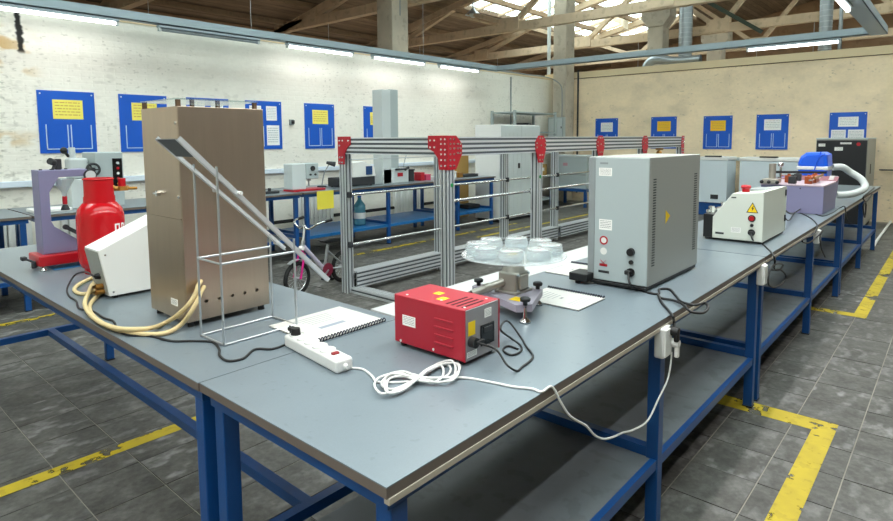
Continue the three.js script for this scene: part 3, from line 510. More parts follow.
// ---- round sample tray device
{
  const c = [1.975, -1.38], h = 1.118, t = thing('sample_tray', 'round clear tray of eight sample cups on a geared motor stand', 'tray device', [c[0], T, c[1]]);
  part('disc', lathe([[0, 0], [.215, 0], [.218, .003], [.215, .006], [0, .006]], [c[0], h, c[1]], 56), MAT.clear, t);
  for (let i = 0; i < 8; i++) { const a = i * Math.PI / 4 + .25, q = [c[0] + .15 * Math.cos(a), h + .006, c[1] + .15 * Math.sin(a)]; const k = part('sample_cup', lathe([[0, 0], [.044, 0], [.051, .008], [.052, .026], [.046, .038], [.044, .038], [.049, .026], [.048, .01], [.042, .003], [0, .003]], q, 26), MAT.clear, t); part('cup_lid', lathe([[0, .038], [.047, .038], [.048, .043], [.043, .046], [0, .046]], q, 26), MAT.clear, k); }
  part('disc_sticker', cy([c[0] - .01, h + .006, c[1] + .0], [c[0] - .01, h + .0075, c[1]], .024, .024, 5), MAT.yellow, t);
  part('shaft', lathe([[.022, 0], [.022, .03], [.04, .034], [.04, .044], [0, .044]], [c[0], h - .045, c[1]], 20), MAT.cast, t);
  const gb = part('gearbox', [rb(c[0] - .05, .975, c[1] - .045, c[0] + .05, 1.055, c[1] + .045, .01), rb(c[0] - .06, .968, c[1] - .055, c[0] + .06, .98, c[1] + .055, .004), cy([c[0], 1.055, c[1]], [c[0], 1.078, c[1]], .05, .04, 8), rb(c[0] - .03, .985, c[1] + .045, c[0] + .03, 1.045, c[1] + .056, .006)], MAT.cast, t);
  part('gear_bolts', [[-.035, .98], [.035, .98], [-.035, 1.045], [.035, 1.045]].map(([dx, y]) => cy([c[0] + dx, y, c[1] + .045], [c[0] + dx, y, c[1] + .053], .006, .006, 6)), MAT.zinc, gb);
  const mo = part('motor', [cy([c[0] - .045, 1.01, c[1] - .02], [c[0] - .17, .975, c[1] - .085], .017, .017, 14), cy([c[0] - .1, .995, c[1] - .05], [c[0] - .12, .99, c[1] - .06], .02, .02, 14)], MAT.cast, t);
  part('motor_cable_end', cy([c[0] - .165, .977, c[1] - .083], [c[0] - .24, .955, c[1] - .12], .013, .016, 12), MAT.black, mo);
  part('base_plate', ext([[c[0] - .17, c[1] + .13], [c[0] - .12, c[1] + .17], [c[0] + .105, c[1] + .075], [c[0] + .105, c[1] + .03], [c[0] + .0, c[1] - .195], [c[0] - .045, c[1] - .185]], 'y', .94, .968), std('#a29caa', .45), t);
  for (const [x, z] of [[c[0] - .145, c[1] + .155], [c[0] + .09, c[1] + .06], [c[0] - .02, c[1] - .17]]) { const f = part('levelling_foot', lathe([[0, 0], [.022, 0], [.022, .008], [.008, .02], [.006, .058], [0, .058]], [x, T, z], 18), MAT.chrome, t); part('star_knob', lathe([[0, 0], [.009, 0], [.009, .012], [.02, .016], [.021, .026], [.014, .031], [0, .032]], [x, .968, z], 9), MAT.black, f); }
  decal('yellow warning sticker on base plate', MAT.yellow, t, bx(c[0] - .12, .968, c[1] + .06, c[0] - .07, .969, c[1] + .11));
}
// ---- spiral-bound manuals
function manual(label, x0, z0, x1, z1, side, big) {
  const y = T, t = thing('manual', label, 'booklet', [(x0 + x1) / 2, y, (z0 + z1) / 2], 'spiral-bound manuals on the bench');
  const sheet = ctex(256, 192, (c, w, h) => { c.fillStyle = '#f7f7f4'; c.fillRect(0, 0, w, h); c.fillStyle = '#9aa2ad'; for (let i = 0; i < 5; i++) c.fillRect(60 + i * 6, 24 + i * 13, 130 - i * 12, 3); if (big) { c.fillStyle = '#a9b5c9'; c.fillRect(80, 108, 90, 16); } else { c.fillStyle = '#7b8189'; c.fillRect(110, 92, 26, 8); } c.fillStyle = '#c9ccd2'; for (let i = 0; i < 3; i++) c.fillRect(50, 140 + i * 12, 150, 3); });
  part('back_cover', bx(x0, y, z0, x1, y + .001, z1), MAT.charcoal, t); part('page_block', bx(x0 + .002, y + .001, z0 + .002, x1 - .002, y + .005, z1 - .002), MAT.paper, t);
  part('cover', quadUV(bx(x0, y + .005, z0, x1, y + .0058, z1), 'y'), std('#d2d2d0', .4, 0, { map: sheet }), t, { uv: true });
  const n = 24, g = []; for (let i = 0; i < n; i++) { const k = (i + .5) / n, q = new THREE.TorusGeometry(.0062, .0026, 5, 10); if (side === 'z') { q.rotateY(Math.PI / 2); q.translate(x0 + (x1 - x0) * k, y + .0078, z1 - .002); } else { q.translate(x1 - .002, y + .0078, z0 + (z1 - z0) * k); } g.push(q); }
  part('spiral_binding', g, std('#141c33', .5), t); return t;
}
manual('large white spiral-bound manual beside the wire stand', 1.17, -1.93, 1.5, -1.645, 'z', true);
manual('white spiral-bound manual between the sample tray and grey cabinet', 2.09, -1.43, 2.325, -1.14, 'x', false);
manual('white spiral-bound manual partly under the big grey cabinet back edge', 2.6, -1.62, 2.88, -1.44, 'x', false);
// ---- power strip
{
  const t = thing('power_strip', 'white power strip with five sockets and red switch', 'power strip', [1.1, T, -1.535]); t.rotation.y = 0;
  const L = .335, W = .06, c = V3(1.1, T, -1.537), dir = V3(1.084 - 1.12, 0, -1.372 + 1.70).normalize(), sd = V3(dir.z, 0, -dir.x), ry = Math.atan2(dir.x, dir.z);
  const place = (g) => { g.rotateY(ry); g.translate(c.x, c.y, c.z); return g; };
  part('case', place(rb(-W / 2, 0, -L / 2, W / 2, .042, L / 2, .01, 3)), MAT.plastic, t);
  for (let i = 0; i < 5; i++) { const z = -L / 2 + .04 + i * .049, s = part('socket', place(lathe([[0, .041], [.021, .041], [.023, .047], [.025, .047], [.026, .041]], [0, 0, z], 22)), MAT.plastic, t); part('socket_hole', [place(cy([-.009, .041, z], [-.009, .0418, z], .003, .003, 8)), place(cy([.009, .041, z], [.009, .0418, z], .003, .003, 8))], MAT.charcoal, s); }
  part('rocker_switch', place(rb(-.012, .04, L / 2 - .062, .012, .048, L / 2 - .048, .002)), std('#8c1018', .3), t);
  part('cable_gland', place(cy([0, .02, L / 2 - .004], [0, .02, L / 2 + .014], .009, .006)), MAT.plastic, t);
  const k = place(cy([0, 0, -L / 2 + .025], [0, .001, -L / 2 + .025], .001)); k.computeBoundingBox(); const kp = k.boundingBox.getCenter(V3(0, 0, 0));
  part('black_plug', [place(cy([0, .042, -L / 2 + .03], [0, .064, -L / 2 + .03], .017, .014, 16)), place(rb(-.011, .048, -L / 2 - .01, .011, .062, -L / 2 + .03, .004))], MAT.black, t, { label: 'black plug in the end socket' });
}
// ---- big grey oven-like cabinet
{
  const x0 = 2.545, x1 = 3.21, z0 = -1.345, z1 = -1.046, y0 = T + .022, y1 = 1.512, t = thing('grey_instrument_cabinet', 'large grey instrument cabinet with slotted side vents and stickers', 'cabinet', [(x0 + x1) / 2, T, (z0 + z1) / 2]);
  part('case', rb(x0 + .006, y0, z0, x1, y1, z1, .005), MAT.greySide, t);
  part('rear_panel', rb(x0, y0 + .004, z0 + .035, x0 + .008, y1 - .004, z1 - .003, .002), MAT.grey, t); part('corner_strip', rb(x0 + .001, y0 + .03, z0, x0 + .008, y1 - .004, z0 + .034, .002), MAT.greyDark, t);
  part('base_plate', rb(x0 - .01, T + .008, z0 + .01, x1 - .01, y0, z1 - .004, .003), MAT.black, t);
  part('base_foot_bar', rb(x0 - .055, T + .014, z0 - .07, x0 + .05, T + .052, z0 + .03, .005), MAT.black, t);
  for (const [x, z] of [[x0 - .035, z0 - .03], [x0 + .03, z1 - .03], [x1 - .05, z1 - .03], [x1 - .05, z0 + .03]]) part('foot', cy([x, T, z], [x, T + .014, z], .012, .014, 14), MAT.rubber, t);
  for (const [a, b] of [[x0 + .045, x0 + .078], [x1 - .085, x1 - .045]]) { const g = []; for (let y = y0 + .09; y < y1 - .1; y += .012) g.push(bx(a, y, z1 - .001, b, y + .0055, z1 + .0008)); part('vent_slots', g, std('#3f4446', .8), t, { label: 'column of narrow dark vent slots' }); }
  decal('white paper label', labelMat, t, quadUV(bx(x0 - .0008, y1 - .09, z1 - .245, x0, y1 - .052, z1 - .18), 'x')); decal('white paper label', labelMat, t, quadUV(bx(x0 - .0008, y0 + .245, z1 - .24, x0, y0 + .295, z1 - .175), 'x'));
  const ring = (y, z, r, m) => part('sticker', ext(circ(z, y, r, 24), 'x', x0 - .001, x0, 0, [circ(z, y, r * .66, 24)]), m, t);
  ring(y0 + .195, z1 - .215, .021, MAT.red); part('sticker', ext(circ(z1 - .215, y0 + .195, .0138, 20), 'x', x0 - .0008, x0), MAT.paper, t); part('sticker', ext(circ(z1 - .215, y0 + .143, .017, 20), 'x', x0 - .0008, x0), MAT.paper, t);
  part('sticker', [bar([x0 - .0005, y0 + .075, z1 - .23], [x0 - .0005, y0 + .1, z1 - .2], .008, .001), bar([x0 - .0005, y0 + .1, z1 - .23], [x0 - .0005, y0 + .075, z1 - .2], .008, .001), bx(x0 - .0008, y0 + .07, z1 - .235, x0, y0 + .082, z1 - .195)], MAT.redPlate, t, { label: 'red crossed-out pictogram' });
  decal('black maker plate', MAT.charcoal, t, bx(x0 - .0008, y0 + .038, z1 - .24, x0, y0 + .05, z1 - .185));
  decal('small dark logo print', MAT.greyDark, t, bx(x0 - .0006, y1 - .035, z1 - .24, x0, y1 - .026, z1 - .2));
  decal('yellow warning sticker on the vented side', MAT.yellow, t, ext([[x0 + .2, y0 + .27], [x0 + .255, y0 + .305], [x0 + .2, y0 + .335]], 'z', z1, z1 + .0008));
  part('fuse_holder', cy([x0, y0 + .155, z1 - .078], [x0 - .016, y0 + .155, z1 - .078], .019, .017, 20), MAT.black, t); part('fuse_holder', cy([x0, y0 + .108, z1 - .076], [x0 - .01, y0 + .108, z1 - .076], .01, .01, 14), MAT.black, t);
  part('mains_inlet', [ext(circ(z1 - .078, y0 + .06, .02, 20), 'x', x0 - .008, x0), rb(x0 - .03, y0 + .052, z1 - .098, x0 - .006, y0 + .072, z1 - .066, .005)], MAT.black, t);
  const hd = part('carry_handle', [tube([[x0 + .25, y0 + .22, z0], [x0 + .25, y0 + .22, z0 - .04], [x0 + .25, y0 + .36, z0 - .04], [x0 + .25, y0 + .36, z0]], .009, 30)], MAT.black, t);
}
// ---- sloped box with red button
{
  const x0 = 4.17, x1 = 4.8, z1 = -.952, z0 = -1.265, y0 = T + .016, t = thing('test_box', 'pale sloped-front test box with red stop button and warning triangle', 'test box', [(x0 + x1) / 2, T, (z0 + z1) / 2]);
  part('case', ext([[z1, y0], [z0, y0], [z0, 1.06], [-1.145, 1.225], [z1, 1.243]], 'x', x0, x1, .004), MAT.ivory, t);
  part('base_plate', bx(x0 + .01, T + .006, z0 - .05, x1 - .01, y0, z1 - .006), MAT.black, t);
  for (const x of [x0 + .05, x1 - .05]) for (const z of [z0, z1 - .03]) part('foot', cy([x, T, z], [x, T + .006, z], .014), MAT.rubber, t);
  part('side_plate', rb(x0 + .012, y0, z0 - .065, x1 - .1, 1.075, z0, .004), MAT.black, t);
  part('panel_edge', rb(x1 - .006, y0 + .004, z1 - .003, x1 + .004, 1.238, z1 + .004, .002), MAT.ivory, t);
  for (const y of [y0 + .075, y0 + .26]) part('hinge', rb(x1 - .03, y, z1, x1 - .012, y + .045, z1 + .008, .002), MAT.black, t);
  part('stop_button', [cy([x0 + .11, 1.232, -1.09], [x0 + .11, 1.258, -1.09], .024, .024, 20), lathe([[0, 0], [.03, 0], [.032, .01], [.026, .022], [0, .025]], [x0 + .11, 1.255, -1.09], 22)], MAT.red, t);
  part('top_panel', bx(x0 + .22, 1.234, -1.1, x0 + .46, 1.2425, -1.0), MAT.greyDark, t);
  part('hazard_sign', ext([[-1.055, 1.105], [-.982, 1.105], [-1.018, 1.175]], 'x', x0 - .0012, x0), MAT.black, t, { label: 'yellow triangle with black lightning bolt' }).add((() => { const g = merge(ext([[-1.048, 1.109], [-.989, 1.109], [-1.018, 1.167]], 'x', x0 - .002, x0 - .0012)); const b = rootPos(t); g.translate(-b.x, -b.y, -b.z); const m = new THREE.Mesh(g, MAT.yellow); m.name = 'sign_face'; m.castShadow = m.receiveShadow = true; return m; })());
  part('lightning_mark', ext([[-1.014, 1.15], [-1.024, 1.134], [-1.018, 1.133], [-1.022, 1.116], [-1.008, 1.137], [-1.015, 1.138], [-1.009, 1.15]], 'x', x0 - .0026, x0 - .002), MAT.black, t);
  part('rotary_switch', [cy([x0, 1.068, -1.02], [x0 - .014, 1.068, -1.02], .017, .015, 20)], MAT.red, t); part('switch_bezel', ext(circ(-1.02, 1.068, .023, 22), 'x', x0 - .003, x0, 0, [circ(-1.02, 1.068, .0172, 20)]), MAT.black, t);
  part('fuse_holder', cy([x0, 1.022, -1.018], [x0 - .009, 1.022, -1.018], .011, .01, 14), MAT.black, t); part('mains_inlet', [cy([x0, .975, -1.018], [x0 - .007, .975, -1.018], .022, .022, 18), rb(x0 - .028, .966, -1.036, x0 - .006, .984, -1.0, .005)], MAT.black, t);
  decal('white paper label', labelMat, t, quadUV(bx(x0 - .0008, .965, -1.145, x0, 1.0, -1.085), 'x')); decal('black maker plate', MAT.charcoal, t, bx(x0 - .0008, .945, -1.245, x0, .958, -1.19)); decal('small dark corner mark', MAT.charcoal, t, bx(x0 - .0008, 1.195, -1.15, x0, 1.203, -1.12));
  part('side_connector', [cy([x1, 1.18, z1 - .06], [x1 + .05, 1.18, z1 - .06], .03, .03, 16), cy([x1, 1.06, z1 - .05], [x1 + .04, 1.06, z1 - .05], .022, .022, 14), rb(x1, 1.09, z1 - .08, x1 + .03, 1.15, z1 - .03, .005)], MAT.greyDark, t);
  part('specimen_holder', [cy([x0 + .1, 1.075, z0 - .04], [x0 + .1, 1.12, z0 - .04], .02), cy([x0 + .2, 1.075, z0 - .03], [x0 + .2, 1.1, z0 - .03], .025), bar([x0 + .05, 1.09, z0 - .05], [x0 + .4, 1.09, z0 - .03], .02, .02), cy([x0 + .34, 1.075, z0 - .035], [x0 + .34, 1.13, z0 - .035], .013)], MAT.chrome, t);
}
// ---- lavender machine with linkage and blue cover
{
  const x0 = 6.12, x1 = 6.86, z1 = -.915, z0 = -1.43, y1 = 1.15, t = thing('crank_machine', 'lavender steel machine with copper linkage on its top', 'machine', [(x0 + x1) / 2, T, (z0 + z1) / 2]);
  part('body', ext([[x0, T + .004], [x1 - .06, T + .004], [x1 - .06, .98], [x1 + .02, 1.06], [x1 + .08, 1.18], [x1 + .04, 1.195], [x1 - .08, y1], [x0, y1]], 'z', z0, z1, .004), MAT.lavender, t);
  part('top_edge', rb(x0 - .004, y1, z0 - .003, x1 - .09, y1 + .016, z1 + .003, .004), std('#b9a8b4', .45), t);
  part('sloped_panel', ext([[x1 - .07, y1 + .004], [x1 + .04, 1.197], [x1 + .038, 1.205], [x1 - .075, y1 + .014]], 'z', z0 + .01, z1 + .006), std('#7a4650', .5), t);
  for (let i = 0; i < 4; i++) part('key_button', rb(x1 - .045 + i * .022, y1 + .022 + i * .0095, z1 - .07, x1 - .032 + i * .022, y1 + .032 + i * .0095, z1 - .03, .002), MAT.plastic, t);
  for (const z of [z0 + .1, z1 - .12]) part('guide_rod', cy([x0 + .03, y1 + .055, z], [x1 - .1, y1 + .055, z], .009), MAT.chrome, t);
  for (const [x, z, m] of [[x0 + .14, -1.06, MAT.copper], [x0 + .3, -1.05, MAT.copper], [x0 + .46, -1.06, MAT.copper], [x0 + .22, -1.24, MAT.copper], [x0 + .52, -1.22, MAT.charcoal], [x0 + .07, -1.18, MAT.charcoal]]) part('carriage_block', [rb(x - .035, y1 + .016, z - .03, x + .035, y1 + .085, z + .03, .006), cy([x, y1 + .085, z], [x, y1 + .1, z], .016, .013, 10)], m, t);
  part('cross_bar', [bar([x0 + .06, y1 + .12, -1.33], [x0 + .62, y1 + .1, -1.0], .016, .022)], MAT.charcoal, t); part('cross_bar', [bar([x0 + .05, y1 + .075, -1.0], [x0 + .6, y1 + .08, -1.02], .016, .02)], MAT.brass, t);
  part('upright_cylinder', [cy([x0 + .02, y1 + .06, -1.34], [x0 + .02, y1 + .2, -1.34], .03, .03, 18), rb(x0 - .06, y1 + .016, -1.41, x0 + .1, y1 + .06, -1.28, .006)], MAT.cast, t);
  for (const z of [-1.4, -1.34, -1.27]) part('black_knob', [cy([x0 - .06, y1 + .035, z], [x0 - .1, y1 + .035, z], .008), sph([x0 - .105, y1 + .035, z], .017, 12)], MAT.black, t);
  part('ball_lever', [cy([x0 + .25, y1 + .016, -1.32], [x0 + .25, y1 + .17, -1.32], .011), sph([x0 + .25, y1 + .185, -1.32], .026, 14)], MAT.chrome, t);
  part('side_buttons', [cy([x0, 1.12, -1.24], [x0 - .006, 1.12, -1.24], .008), cy([x0, 1.13, -1.1], [x0 - .006, 1.13, -1.1], .006)], MAT.charcoal, t);
  const b = thing('covered_motor', 'motor wrapped in bright blue film with a white band', 'motor', [7.35, T, -1.22]);
  part('film_cover', ext([[-1.34, 1.16], [-1.07, 1.16], [-1.065, 1.3], [-1.075, 1.41], [-1.12, 1.435], [-1.27, 1.43], [-1.32, 1.39], [-1.345, 1.32]], 'x', 7.26, 7.6, .03), MAT.blueSheet, b);
  part('white_band', ext([[-1.352, 1.245], [-1.06, 1.245], [-1.058, 1.285], [-1.354, 1.285]], 'x', 7.255, 7.605, .01), MAT.plastic, b);
  part('pedestal', rb(7.28, T, -1.32, 7.58, 1.17, -1.09, .01), MAT.lavenderDark, b);
  const film = []; for (const [p, q] of [[[-1.2, 1.16], [-1.13, 1.44]], [[-1.16, 1.34], [-1.09, 1.42]]]) film.push(tube([[7.257, p[1], p[0]], [7.252, (p[1] + q[1]) / 2 + .02, (p[0] + q[0]) / 2], [7.257, q[1], q[0]]], .007, 12, 6)); part('fold', film, MAT.blueSheet, b);
  solo('grey_hose', tube([[7.5, 1.27, -1.05], [7.54, 1.27, -.97], at(850, 172, 'x', 7.6), at(862, 180, 'x', 7.6), at(865, 187, 'x', 7.55), at(857, 192.5, 'x', 7.4), at(845, 195, 'x', 7.25), at(836, 195, 'x', 7.2)], .036, 60, 12), MAT.hose, 'thick grey corrugated hose curving from the blue motor', 'hose');
}
// ---- hoses, cords and sockets on the benches
const onT = (r, ...pts) => pts.map(([x, y, dy = 0]) => { const p = at(x, y, 'y', T + r + dy); return p; });
solo('beige_hose', tube([V3(.885, .955, -2.865), ...onT(.009, [92, 278], [78, 285], [75, 291], [84, 294], [97, 290], [104, 286]), ...onT(.024, [96, 283], [88, 294], [85, 305], [92, 316], [104, 324], [122, 329], [148, 328.5]), at(165, 323, 'x', .93), at(179, 314, 'x', .938), at(189, 304, 'z', -2.112), at(196, 293, 'z', -2.108), at(198, 286, 'z', -2.118), at(201, 281, 'z', -2.14)], .0085, 150, 10), MAT.beige, 'thick cream rubber hose looping from white console to steel cabinet', 'hose');
solo('beige_hose', tube([V3(.885, .93, -2.865), ...onT(.009, [101, 292], [91, 303], [90, 311], [99, 321], [118, 330], [142, 334], [166, 333], [180, 325.5, .012]), at(191, 312, 'z', -2.095), at(198, 299, 'z', -2.1), at(201, 292, 'z', -2.115), at(204, 287, 'z', -2.14)], .0085, 120, 10), MAT.beige, 'second cream rubber hose lying outside the first one', 'hose');
part('power_cord', tube([V3(.893, 1.0, -2.875), ...onT(.004, [84, 272, .07], [74, 276, .03], [68, 286], [69, 296], [76, 301], [80, 309], [92, 311], [104, 318], [113, 321], [118, 330, .0], [128, 335], [150, 336], [172, 341], [195, 341], [212, 342], [219, 349], [220, 356], [229, 361], [242, 359], [256, 349], [272, 349], [287, 344], [291, 341, .02]), V3(1.118, T + .063, -1.712)], .0042, 240, 8), MAT.black, scene.getObjectByName('control_console'), { label: 'black power cord' });
{ // white cable: strip -> coil -> over the edge -> socket on leg
  const A = onT(.0035, [352, 368], [362, 369], [372, 376], [378, 382]);
  const coil = []; let h = 0; const C0 = [395, 386], loops = [[20, 10, -.2], [26, 9, .1], [18, 8, -.3], [28, 10, 0], [22, 7, .2]];
  for (let k = 0; k < 5; k++) for (let i = 0; i < 12; i++) { const a = i / 12 * 6.2832, [w, hh, tl] = loops[k]; const s = Math.sin(a), c = Math.cos(a); // figure eight around the tie
    const A1 = [.78, .92, .68, 1.0, .85][k], ph = [.5, .35, .62, .45, .55][k], oy = [0, -1.6, 1.8, .6, -.6][k], ox = [0, 3, -3, -1, 2][k];
    const fx = 418 + ox + 42 * Math.sin(a + ph) * A1, fy = 377.5 + oy - 8 * Math.sin(a + ph) + (6.4 + 1.1 * k) * Math.sin(2 * (a + ph)); coil.push(at(fx, fy, 'y', T + .0035 + .004 * ((k * 12 + i) % 3) + .002 * k)); }
  const B = onT(.0035, [466, 378], [490, 382], [515, 387], [533, 389], [541, 392]);
  const edge = [V3(B[4].x + .05, T + .003, -.838), V3(B[4].x + .08, T - .05, -.825)];
  const drop = [[569, 415], [586, 426], [595, 435.5], [604, 439], [613, 437], [622, 433], [633, 430], [648, 420], [658, 400], [668, 378], [671, 362], [671.5, 352]].map(([x, y]) => at(x, y, 'z', -.818));
  part('cable', tube([...A, ...coil, ...B, ...edge, ...drop], .0036, 620, 7), MAT.plastic, scene.getObjectByName('power_strip'), { label: 'white coiled cable drooping to the leg socket' });
}
function socketBox(label, x, y0, y1) {
  const t = thing('socket_box', label, 'socket', [x, y0, -.845], 'socket boxes on bench legs');
  part('case', rb(x - .038, y0, -.862, x + .038, y1, -.822, .008), MAT.plastic, t); part('cover', rb(x - .033, y0 + .006, -.823, x + .033, y1 - .006, -.817, .003), MAT.offwhite, t);
  return t;
}
{ const s = socketBox('white wall socket box on the first bench leg with white plug', 2.215, .75, .87); part('plug', [cy([2.25, .8, -.83], [2.25, .8, -.79], .018, .016, 14), rb(2.24, .745, -.806, 2.26, .8, -.79, .005)], MAT.plastic, s); part('plug', [cy([2.24, .85, -.83], [2.24, .85, -.79], .018, .016, 14), rb(2.228, .81, -.806, 2.252, .865, -.788, .006)], MAT.black, s, { label: 'black plug' }); }
socketBox('white socket box on the paired legs where two benches meet', 3.71, .745, .865); socketBox('white socket box on leg under the lavender machine bench', 5.42, .75, .86);
part('power_cord', tube([V3(1.375, .974, -1.1), V3(1.42, .95, -1.06), ...onT(.004, [508, 366, .02], [517, 371], [522, 367], [531, 360], [533, 356], [526, 346], [520, 336], [509, 322, .03]), V3(1.53, .97, -1.12), ...onT(.004, [512, 339], [521, 346], [520, 352], [511, 355], [503, 350], [508, 346], [518, 349])], .0036, 160, 8), MAT.black, scene.getObjectByName('transformer_box'), { label: 'black power cord' });
part('power_cord', tube([V3(2.52, .985, -1.125), V3(2.49, .94, -1.1), ...onT(.005, [641, 290], [650, 293], [658, 294], [660, 289], [668, 289], [676, 296], [682, 302, .003], [694, 305, .005], [705, 303], [708, 307], [702, 313], [692, 312, .006], [682, 304, .009], [672, 300, .004], [661, 298, .002], [658, 294, .006], [662, 303], [669, 311], [673, 317]), at(674, 322, 'z', -.83), at(675, 332, 'z', -.8)], .0055, 200, 8), MAT.black, scene.getObjectByName('grey_instrument_cabinet'), { label: 'black power cord' });
part('power_cord', tube([V3(4.15, .975, -1.018), V3(4.12, .94, -1.0), ...onT(.004, [757, 239], [766, 247], [772, 253], [774, 257]), ...[[775, 262], [774, 268], [779, 270], [783, 265], [776, 264], [770, 270], [768, 282], [772, 287], [780, 285], [786, 277], [781, 270], [772, 270]].map(([x, y]) => at(x, y, 'z', -.8))], .005, 140, 8), MAT.black, scene.getObjectByName('test_box'), { label: 'black power cord' });
part('power_cord', tube([V3(4.86, 1.06, -1.0), V3(4.98, .98, -.98), ...onT(.004, [797, 212], [805, 215], [812, 219], [816, 223]), ...[[817, 228], [814, 234], [806, 238], [802, 241], [808, 243], [818, 236], [823, 230], [820, 236], [821, 247], [825, 257]].map(([x, y]) => at(x, y, 'z', -.8))], .005, 140, 8), MAT.black, scene.getObjectByName('test_box'), { label: 'black power cord' });
part('power_cord', tube([V3(4.87, 1.1, -1.01), V3(5.2, 1.0, -1.0), ...onT(.004, [805, 209, .02], [813, 213], [822, 216], [832, 213], [840, 208]), ...[[845, 207], [846, 214], [848, 223]].map(([x, y]) => at(x, y, 'z', -.8))], .005, 90, 8), MAT.black, scene.getObjectByName('test_box'), { label: 'black power cord' });
solo('tangled_wire', tube([at(874, 188, 'z', -.86), ...[[868, 193], [863, 198], [866, 205], [865, 217], [863, 206], [868, 200], [872, 194]].map(([x, y]) => at(x, y, 'z', -.8))], .008, 60, 8), MAT.black, 'tangled black wire hanging at the far bench end', 'wire');
{ const p = [[873, 247], [876, 242], [884, 231], [893, 219], [905, 209]].map(([x, y]) => at(x, y, 'y', .02)); solo('floor_cable', tube(p, .02, 30, 8), MAT.plastic, 'thick white cable lying on the floor past the far bench', 'cable'); }

